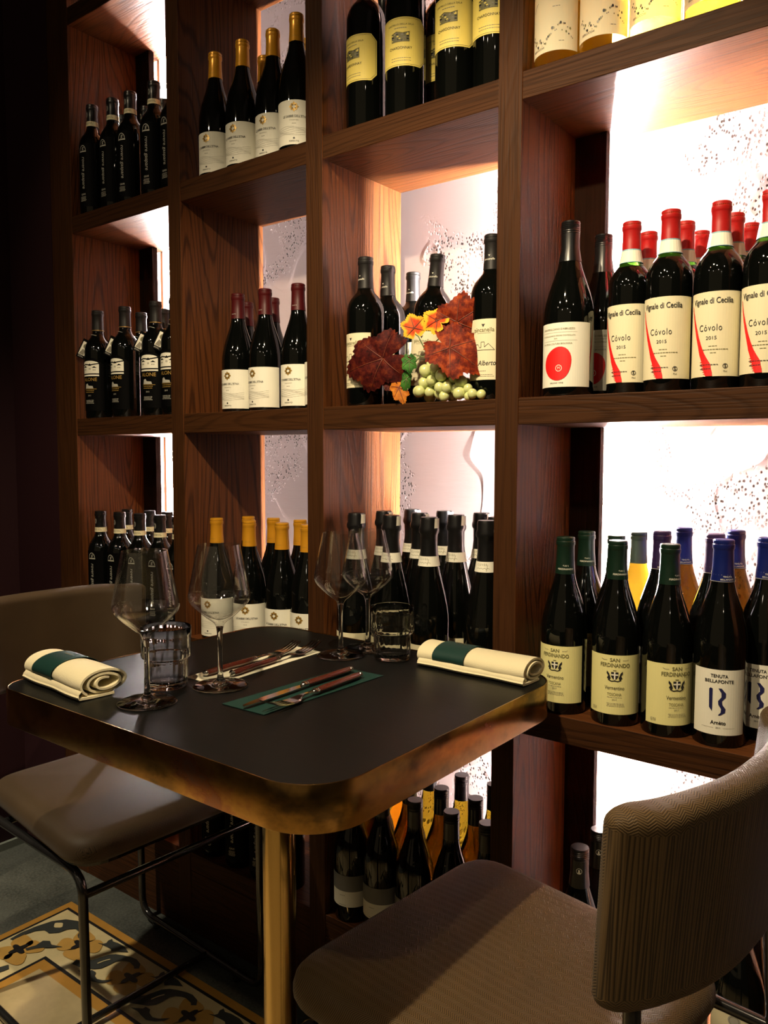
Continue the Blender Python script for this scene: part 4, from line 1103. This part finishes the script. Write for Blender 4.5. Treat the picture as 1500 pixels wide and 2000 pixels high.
def make_tumbler():
    root = empty('water_tumbler')
    outer = [(0, .0006), (.0270, .0), (.0300, .0012), (.0315, .0050), (.0322, .0440), (.0345, .0465), (.0372, .0480), (.0380, .0510), (.0378, .0535), (.0376, .0600), (.0378, .0800), (.0380, .0925), (.0372, .0938)]
    inner = [(.0362, .0928), (.0358, .0800), (.0356, .0560), (.0345, .0500), (.0300, .0460), (.0290, .0420), (.0286, .0150), (.0260, .0105), (0, .0095)]
    bm = bmesh.new(); lathe_bm(bm, outer + inner, 108)
    for v in bm.verts:
        r = math.hypot(v.co.x, v.co.y); a = math.atan2(v.co.y, v.co.x)
        if .004 < v.co.z < .046 and r > .0305: k = 1 + .022 * abs(math.cos(9 * a)); v.co.x *= k; v.co.y *= k
        if .012 < v.co.z < .091 and (r < .0366 and not (.0305 < r < .0345 and v.co.z < .047)):
            k = 1 + .012 * math.cos(18 * a); v.co.x *= k; v.co.y *= k
    finish('fluted_body', bm, TUMBLER, root, smooth=True, angle=60)
    return root
TB = make_tumbler(); TB.location = (-1.012, -.457, TZ + .0001)
tag(TB, 'stackable fluted tumbler behind the front left wine glass', 'tumbler', 'water tumblers on the table')
T2 = copy_tree(TB); T2.location = (-.840, -.108, TZ + .0001)
tag(T2, 'stackable fluted tumbler at the back beside the napkin roll', 'tumbler', 'water tumblers on the table')

# ------------------------------------------------------------------ paper strips and cutlery
def paper_strip(name, pts, m, label, extra=None):
    cx = sum(p[0] for p in pts) / 4; cy = sum(p[1] for p in pts) / 4
    bm = bmesh.new(); prism_bm(bm, [(x - cx, y - cy) for x, y in pts], 0, .0006)
    o = finish(name, bm, m); o.location = (cx, cy, TZ + .0001); tag(o, label, 'paper strip', 'cutlery papers on the table')
    return o, cx, cy
WP, wx, wy = paper_strip('paper_strip', [(-1.030, -.408), (-.956, -.404), (-.970, -.150), (-1.040, -.146)], WHITEPAPER, 'cream paper strip under the cutlery nearer the back left')
s = Sheet(); s.text('c', 0, 0, .010, I_OLIVE, width=.006)
for q in s.bm.verts: q.co.z = .0008
o = finish('printed_mark', s.bm, s.mats, WP); o.location = (-.020, -.120, 0)
paper_strip('paper_strip', [(-.876, -.464), (-.793, -.462), (-.785, -.204), (-.864, -.207)], GREENPAPER, 'dark green paper strip under the cutlery at the table centre')

def strip_solid(bm, st, th, mi=0):
    """st = [(y, z, halfwidth, xcentre)], a strap of thickness th"""
    rings = []
    for y, z, w, x in st:
        rings.append([bm.verts.new((x - w, y, z)), bm.verts.new((x - w * .8, y, z + th)), bm.verts.new((x + w * .8, y, z + th)), bm.verts.new((x + w, y, z)), bm.verts.new((x + w * .8, y, z - th * .4)), bm.verts.new((x - w * .8, y, z - th * .4))])
    for a, b in zip(rings[:-1], rings[1:]):
        for k in range(6): bm.faces.new((a[k], a[(k + 1) % 6], b[(k + 1) % 6], b[k]))
    bm.faces.new(rings[0]); bm.faces.new(rings[-1][::-1])
def handle_parts(root):
    bm = bmesh.new()
    st = [(.004, .0052, .0050, .0010), (.012, .0056, .0072, .0010), (.030, .0060, .0070, 0), (.055, .0062, .0058, -.0006), (.080, .0062, .0066, 0), (.100, .0060, .0056, 0), (.106, .0060, .0045, 0)]
    rings = []
    for y, z, w, x in st:
        rings.append([bm.verts.new((x + w * math.cos(a), y, z + .0046 * math.sin(a))) for a in [2 * PI * k / 14 for k in range(14)]])
    for a, b in zip(rings[:-1], rings[1:]):
        for k in range(14): bm.faces.new((a[k], b[k], b[(k + 1) % 14], a[(k + 1) % 14]))
    bm.faces.new(rings[0][::-1]); bm.faces.new(rings[-1]); bmesh.ops.recalc_face_normals(bm, faces=bm.faces)
    finish('handle', bm, HANDLE, root, smooth=True, angle=60)
    for y in (.028, .055, .082):
        b = bmesh.new(); lathe_bm(b, [(0, -.0005), (.0016, -.0005), (.0016, .0005), (0, .0008)], 12)
        r = finish('rivet', b, STEEL, root, smooth=True, angle=40); r.location = (0, y, .0108)
    bm = bmesh.new()                                     # steel end cap and bolster
    for nm, y0, y1, w in (('end_cap', -.001, .006, .0062), ('bolster', .104, .120, .0058)):
        bm = bmesh.new(); rings = []
        for t in range(6):
            y = y0 + (y1 - y0) * t / 5; q = math.sqrt(max(0.05, 1 - ((t - 2.5) / 2.9) ** 2))
            rings.append([bm.verts.new((w * q * math.cos(a), y, .006 + .0050 * q * math.sin(a))) for a in [2 * PI * k / 12 for k in range(12)]])
        for a, b in zip(rings[:-1], rings[1:]):
            for k in range(12): bm.faces.new((a[k], b[k], b[(k + 1) % 12], a[(k + 1) % 12]))
        bm.faces.new(rings[0][::-1]); bm.faces.new(rings[-1])
        bmesh.ops.recalc_face_normals(bm, faces=bm.faces); finish(nm, bm, STEEL, root, smooth=True, angle=60)
def make_fork():
    root = empty('steel_fork'); handle_parts(root)
    bm = bmesh.new()
    strip_solid(bm, [(.116, .0060, .0030, 0), (.126, .0066, .0024, 0), (.140, .0068, .0028, 0), (.150, .0060, .0060, 0), (.158, .0045, .0100, 0), (.168, .0038, .0118, 0), (.176, .0042, .0118, 0)], .0018)
    for k in range(4):
        x = -.0099 + k * .0066
        strip_solid(bm, [(.174, .0041, .0021, x), (.190, .0058, .0019, x), (.205, .0095, .0016, x * .97), (.218, .0150, .0012, x * .92), (.222, .0168, .0006, x * .92)], .0016)
    bmesh.ops.recalc_face_normals(bm, faces=bm.faces)
    finish('tines', bm, STEEL, root, smooth=True, angle=35); return root
def make_knife():
    root = empty('table_knife'); handle_parts(root)
    bm = bmesh.new()
    pts = [(.0045, .116), (.0060, .130), (.0070, .160), (.0068, .195), (.0050, .222), (.0015, .240), (-.0030, .243), (-.0060, .235), (-.0070, .215), (-.0068, .150), (-.0050, .116)]
    prism_bm(bm, pts, .0040, .0054); bmesh.ops.recalc_face_normals(bm, faces=bm.faces)
    finish('blade', bm, STEEL, root); return root
FK = make_fork(); KN = make_knife()
def put(o, x, y, z, deg, lab, cat, g):
    o.location = (x, y, z); o.rotation_euler = (0, 0, math.radians(deg)); tag(o, lab, cat, g); return o
CZ = TZ + .0008
put(FK, -1.006, -.388, CZ, 2, 'steel fork with red-brown riveted handle, left one on the cream paper', 'fork', 'forks on the table')
put(copy_tree(FK), -.972, -.362, CZ, 4, 'steel fork with red-brown riveted handle, right one on the cream paper', 'fork', 'forks on the table')
put(copy_tree(FK), -.805, -.238, CZ, 183, 'steel fork with red-brown riveted handle on the green paper', 'fork', 'forks on the table')
put(KN, -.838, -.222, CZ, 181, 'table knife with red-brown riveted handle on the green paper', 'knife', None)

# ------------------------------------------------------------------ napkins
def make_napkin(label, loc, rz, length, a, b, band_x, seed, turns=2.45):
    root = empty('rolled_napkin', loc, rz); tag(root, label, 'napkin', 'rolled napkins in green bands')
    rnd = random.Random(seed); NS, NL = 84, 22
    ph = [rnd.uniform(0, 6) for _ in range(6)]
    def centre(t, x):
        """spiral of cloth: t 0 outer end .. 1 inner end, x along the roll"""
        ang = -2.4 - t * turns * 2 * PI
        k = 1 - .68 * t
        k *= 1 + .035 * math.sin(3 * ang + ph[0]) * (t + .3) + .018 * math.sin(9 * x / length + ph[1] + ang)
        pinch = 1 - .10 * math.exp(-((x - band_x) / (length * .22)) ** 2)
        A, B = a * k * pinch, b * k * pinch
        return Vector((x + .004 * math.sin(ang * .5 + ph[2]) * (1 if x > 0 else .4) * t, A * math.cos(ang), b + B * math.sin(ang) * .97))
    bm = bmesh.new(); th = .0016; G = []
    for i in range(NL + 1):
        x = -length / 2 + length * i / NL
        o_, i_ = [], []
        for j in range(NS + 1):
            t = j / NS; p = centre(t, x); d = centre(min(t + .004, 1), x) - centre(max(t - .004, 0), x); d.x = 0; d.normalize()
            nr = Vector((0, d.z, -d.y)); q = th
            po, pi = p + nr * q, p - nr * q
            for w in (po, pi): w.z = max(w.z, .0002)
            o_.append(bm.verts.new(po)); i_.append(bm.verts.new(pi))
        G.append((o_, i_))
    for (a0, b0), (a1, b1) in zip(G[:-1], G[1:]):
        for j in range(NS):
            bm.faces.new((a0[j], a0[j + 1], a1[j + 1], a1[j])); bm.faces.new((b0[j], b1[j], b1[j + 1], b0[j + 1]))
        for e in (0, NS): bm.faces.new((a0[e], a1[e], b1[e], b0[e]))
    for o_, i_ in (G[0], G[-1]):
        for j in range(NS): bm.faces.new((o_[j], i_[j], i_[j + 1], o_[j + 1]))
    bmesh.ops.recalc_face_normals(bm, faces=bm.faces)
    finish('folded_cloth', bm, LINEN, root, smooth=True, angle=70)
    bm = bmesh.new()                                     # lower fold that peeks out on the near side
    path = [(-a * .98, b * .62), (-a * 1.10, b * .38), (-a * 1.08, .0035), (-a * .6, .0022), (a * .3, .0022)]
    rings = []
    for i in range(NL + 1):
        x = -length / 2 + .004 + (length - .002) * i / NL; row = []
        for (y, z) in path: row.append((y + .0012 * math.sin(x * 60 + ph[3]), z))
        up_ = [bm.verts.new((x, y, z + .0016)) for y, z in row]; dn = [bm.verts.new((x, y - (.0016 if k < 2 else 0), max(z - .0020, .0003))) for k, (y, z) in enumerate(row)]
        rings.append(up_ + dn[::-1])
    m_ = len(rings[0])
    for r0, r1 in zip(rings[:-1], rings[1:]):
        for k in range(m_): bm.faces.new((r0[k], r0[(k + 1) % m_], r1[(k + 1) % m_], r1[k]))
    bm.faces.new(rings[0][::-1]); bm.faces.new(rings[-1]); bmesh.ops.recalc_face_normals(bm, faces=bm.faces)
    finish('under_fold', bm, LINEN, root, smooth=True, angle=60)
    bm = bmesh.new(); w = .031; pr = []
    for k in range(40):
        an = 2 * PI * k / 40; pr.append((a * 1.0 * math.cos(an) * (1.03), max(b + b * .99 * math.sin(an), .0006)))
    A0 = [bm.verts.new((band_x - w, y, z)) for y, z in pr]; A1 = [bm.verts.new((band_x + w, y, z)) for y, z in pr]
    B0 = [bm.verts.new((band_x - w, y * .985, b + (z - b) * .975 + .0002)) for y, z in pr]; B1 = [bm.verts.new((band_x + w, y * .985, b + (z - b) * .975 + .0002)) for y, z in pr]
    for k in range(40):
        j = (k + 1) % 40
        bm.faces.new((A0[k], A0[j], A1[j], A1[k])); bm.faces.new((B0[k], B1[k], B1[j], B0[j])); bm.faces.new((A0[k], B0[k], B0[j], A0[j])); bm.faces.new((A1[k], A1[j], B1[j], B1[k]))
    bmesh.ops.recalc_face_normals(bm, faces=bm.faces)
    bd = finish('green_band', bm, GREENPAPER, root, smooth=True, angle=50)
    s = Sheet(); s.micro(0, .004, .026, I_GOLD, 1, .0016)
    for e in (-1, 1): s.rect(e * (w - .001), 0, .0007, .036, I_GOLD)
    for q in s.bm.verts:
        q.co = Vector((band_x + q.co.x, -q.co.y * 1.0 * -1, b + b * .992 * math.sqrt(max(0, 1 - (q.co.y / (a * 1.03)) ** 2)) + .0006))
    finish('gold_print', s.bm, s.mats, bd)
    return root
make_napkin('cream napkin roll in a green band at the front left of the table', (-1.135, -.535, TZ + .0003), math.radians(-4), .182, .040, .0205, -.030, 4)
make_napkin('cream napkin roll in a green band at the back right of the table', (-.679, -.080, TZ + .0003), math.radians(-1.5), .205, .037, .0190, -.040, 9, 2.3)

# ------------------------------------------------------------------ grapes and vine leaves
def leafmat(name, stops, edge=None):
    m = mat(name, rough=0.6, spec=0.12); t = NT(m); v = t.coords()
    a = t.noise(v, 75.0, 5, 0.65); c = t.ramp(a, stops)
    if edge:
        g = t.n('ShaderNodeAttribute', attribute_name='edge'); f = t.math('ADD', g.outputs['Fac'], t.math('MULTIPLY', t.math('SUBTRACT', t.noise(v, 60.0, 2), 0.5), 0.5))
        c = t.mix(t.ramp(f, [(0.62, (0, 0, 0)), (0.84, (1, 1, 1))]), c, edge)
    t.l(c, t.b.inputs['Base Color']); t.bump(a, 0.4, 0.002)
    return m
L_RED = leafmat('dark_red_leaf', [(0.34, (0.016, 0.002, 0.002)), (0.50, (0.060, 0.006, 0.005)), (0.64, (0.12, 0.018, 0.007)), (0.78, (0.22, 0.06, 0.012))])
L_BROWN = leafmat('russet_leaf', [(0.34, (0.040, 0.004, 0.002)), (0.5, (0.15, 0.014, 0.004)), (0.66, (0.34, 0.055, 0.008))])
L_FIRE = leafmat('scarlet_leaf', [(0.35, (0.50, 0.030, 0.010)), (0.6, (0.62, 0.12, 0.02))], (0.85, 0.42, 0.03, 1))
L_ORANGE = leafmat('orange_leaf', [(0.35, (0.30, 0.07, 0.008)), (0.65, (0.55, 0.20, 0.02))])
L_GREEN = leafmat('green_leaf', [(0.35, (0.015, 0.07, 0.012)), (0.65, (0.06, 0.20, 0.03))])
VEIN = mat('leaf_vein', (0.16, 0.035, 0.016, 1), 0.5)
GRAPE = mat('green_grape', (0.60, 0.64, 0.29, 1), 0.22, spec=0.6, coat=0.3)
GRAPE.node_tree.nodes['Principled BSDF'].inputs['Subsurface Weight'].default_value = 0.35
GRAPE.node_tree.nodes['Principled BSDF'].inputs['Subsurface Radius'].default_value = (0.01, 0.01, 0.004)
GRAPE.node_tree.nodes['Principled BSDF'].inputs['Subsurface Scale'].default_value = 0.4
STEM = mat('green_stem', (0.10, 0.14, 0.04, 1), 0.5)
deco = empty('grape_bunch', (-.840, .030, LEVELS[2])); tag(deco, 'artificial white grape bunch with red vine leaves on the second shelf', 'decoration')
def leaf(centre, tip_dir, normal, L, Wd, m, seed, cup=.12):
    rnd = random.Random(seed); N, K = 120, 7
    t = Vector(tip_dir).normalized(); n = Vector(normal); n = (n - t * n.dot(t)).normalized(); b = n.cross(t)
    lobes = [(0, 1.0, .44), (52, .92, .40), (-52, .92, .40), (108, .80, .40), (-108, .80, .40)]
    bm = bmesh.new(); lay = bm.verts.layers.float.new('edge')
    def rad(th):
        d = math.degrees(th); r = .66
        for a, h, w in lobes:
            q = abs((d - a + 180) % 360 - 180) / (w * 90); r = max(r, h * (1 - .34 * min(q, 1.3) ** 1.15))
        k = abs((d + 360) % 360 - 180)
        if k < 22: r *= .35 + .65 * k / 22
        return r
    ser = [rnd.uniform(.4, 1) for _ in range(N)]
    def P(x, y, rr):
        z = -cup * L * (rr ** 2) * .6 + .05 * L * math.sin(5 * x / L + seed) * rr + .035 * L * math.sin(9 * y / L + seed * 2) * rr
        z += .030 * L * abs(math.sin(math.atan2(y, x) * 3)) * rr
        return Vector(centre) - Vector((-.840, .030, LEVELS[2])) + t * x + b * y + n * z
    c0 = bm.verts.new(P(0, 0, 0)); c0[lay] = 0; rings = []
    for k in range(1, K + 1):
        f = k / K; ring = []
        for i in range(N):
            th = 2 * PI * i / N - PI; r = rad(th)
            if k == K: r *= 1 + (.075 * ser[i] if i % 3 == 0 else (-.02 if i % 3 == 1 else .02))
            x, y = r * f * math.cos(th) * L * .5, r * f * math.sin(th) * Wd * .5
            v = bm.verts.new(P(x, y, r * f)); v[lay] = f; ring.append(v)
        rings.append(ring)
    for i in range(N): bm.faces.new((c0, rings[0][i], rings[0][(i + 1) % N]))
    for a_, b_ in zip(rings[:-1], rings[1:]):
        for i in range(N): bm.faces.new((a_[i], b_[i], b_[(i + 1) % N], a_[(i + 1) % N]))
    bmesh.ops.recalc_face_normals(bm, faces=bm.faces)
    bmesh.ops.solidify(bm, geom=bm.faces[:], thickness=.0004)
    lf = finish('leaf', bm, m, deco, smooth=True, angle=60)
    bm = bmesh.new()
    for a in (0, 58, -58, 118, -118):
        th = math.radians(a); R = rad(th) * .90; path = []
        for k in range(9):
            f = k / 8 * R; p = P(f * math.cos(th) * L * .5, f * math.sin(th) * Wd * .5, f); path.append(p + n * .0004)
        tube_bm(bm, path, .0005, 5, radii=[.0009 * (1 - k / 9) + .0002 for k in range(9)])
    finish('vein', bm, VEIN if m is not L_GREEN else STEM, lf, smooth=True)
    return lf
FACE = (.55, -.82, .10)
leaf((-.942, -.004, 1.348), (-.95, -.05, -.22), FACE, .190, .134, L_RED, 1)
leaf((-.795, .000, 1.357), (.80, .15, -.50), (.45, -.85, .25), .150, .118, L_BROWN, 2)
leaf((-.792, .018, 1.404), (.75, .10, .42), (.50, -.84, .10), .128, .112, L_BROWN, 3)
leaf((-.826, .006, 1.408), (-.75, .0, .45), FACE, .070, .062, L_FIRE, 4)
leaf((-.879, .008, 1.400), (-.30, .0, .80), FACE, .060, .058, L_FIRE, 5)
leaf((-.908, .000, 1.292), (.45, -.10, -.80), (.62, -.74, .2), .066, .040, L_ORANGE, 6, .25)
leaf((-.934, .006, 1.300), (-.4, 0, .5), FACE, .040, .034, L_RED, 12)
leaf((-.886, .002, 1.340), (.15, -.1, -.85), FACE, .048, .036, L_GREEN, 7)
leaf((-.893, .004, 1.308), (-.10, -.1, -.90), FACE, .052, .024, L_GREEN, 8)
leaf((-.818, .016, 1.318), (.60, -.1, -.70), FACE, .050, .040, L_GREEN, 9)
bm = bmesh.new()
def T3(pts): return [Vector(p) - Vector((-.840, .030, LEVELS[2])) for p in pts]
for path in ([(-.950, -.001, 1.350), (-.915, .005, 1.352), (-.880, .012, 1.352), (-.855, .02, 1.345), (-.845, .028, 1.325), (-.840, .03, 1.300)],
             [(-.792, .020, 1.404), (-.820, .018, 1.385), (-.845, .018, 1.368), (-.858, .02, 1.350)],
             [(-.889, .010, 1.396), (-.872, .012, 1.385), (-.862, .015, 1.365), (-.857, .02, 1.350)],
             [(-.795, .003, 1.357), (-.825, .010, 1.356), (-.850, .02, 1.350)],
             [(-.893, .006, 1.308), (-.886, .010, 1.330), (-.870, .015, 1.348)],
             [(-.908, .003, 1.292), (-.900, .010, 1.315), (-.875, .015, 1.345)]):
    tube_bm(bm, T3(path), .0011, 7)
finish('stem', bm, STEM, deco, smooth=True)
def grapes():
    env = [(-.884, 1.288), (-.866, 1.303), (-.855, 1.340), (-.835, 1.337), (-.822, 1.328), (-.808, 1.320), (-.795, 1.312), (-.780, 1.305), (-.765, 1.290), (-.750, 1.284), (-.735, 1.281), (-.726, 1.278)]
    def top(x):
        for (x0, z0), (x1, z1) in zip(env[:-1], env[1:]):
            if x0 <= x <= x1: return z0 + (z1 - z0) * (x - x0) / (x1 - x0)
        return 0
    rnd = random.Random(21); pts = []
    for _ in range(30000):
        x = rnd.uniform(-.880, -.734); r = rnd.uniform(.0098, .0118) if x < -.775 else rnd.uniform(.0080, .0095)
        ymax = .052 if x < -.79 else .016
        y = rnd.uniform(.008, ymax); z = rnd.uniform(LEVELS[2] + r, max(top(x) - r * .6, LEVELS[2] + r + .0002))
        if all((Vector((x, y, z)) - p).length > (r + q) * .80 for p, q in pts): pts.append((Vector((x, y, z)), r))
        if len(pts) >= 84: break
    base = bmesh.new(); bmesh.ops.create_uvsphere(base, u_segments=20, v_segments=14, radius=1.0)
    g0 = None
    for p, r in pts:
        if g0 is None: g0 = finish('grape', base, GRAPE, deco, smooth=True); g = g0
        else: g = g0.copy(); COL.objects.link(g)
        g.location = p - Vector((-.840, .030, LEVELS[2])); g.scale = (r, r, r * 1.06); g.rotation_euler = (rnd.uniform(-.5, .5), rnd.uniform(-.5, .5), 0)
grapes()
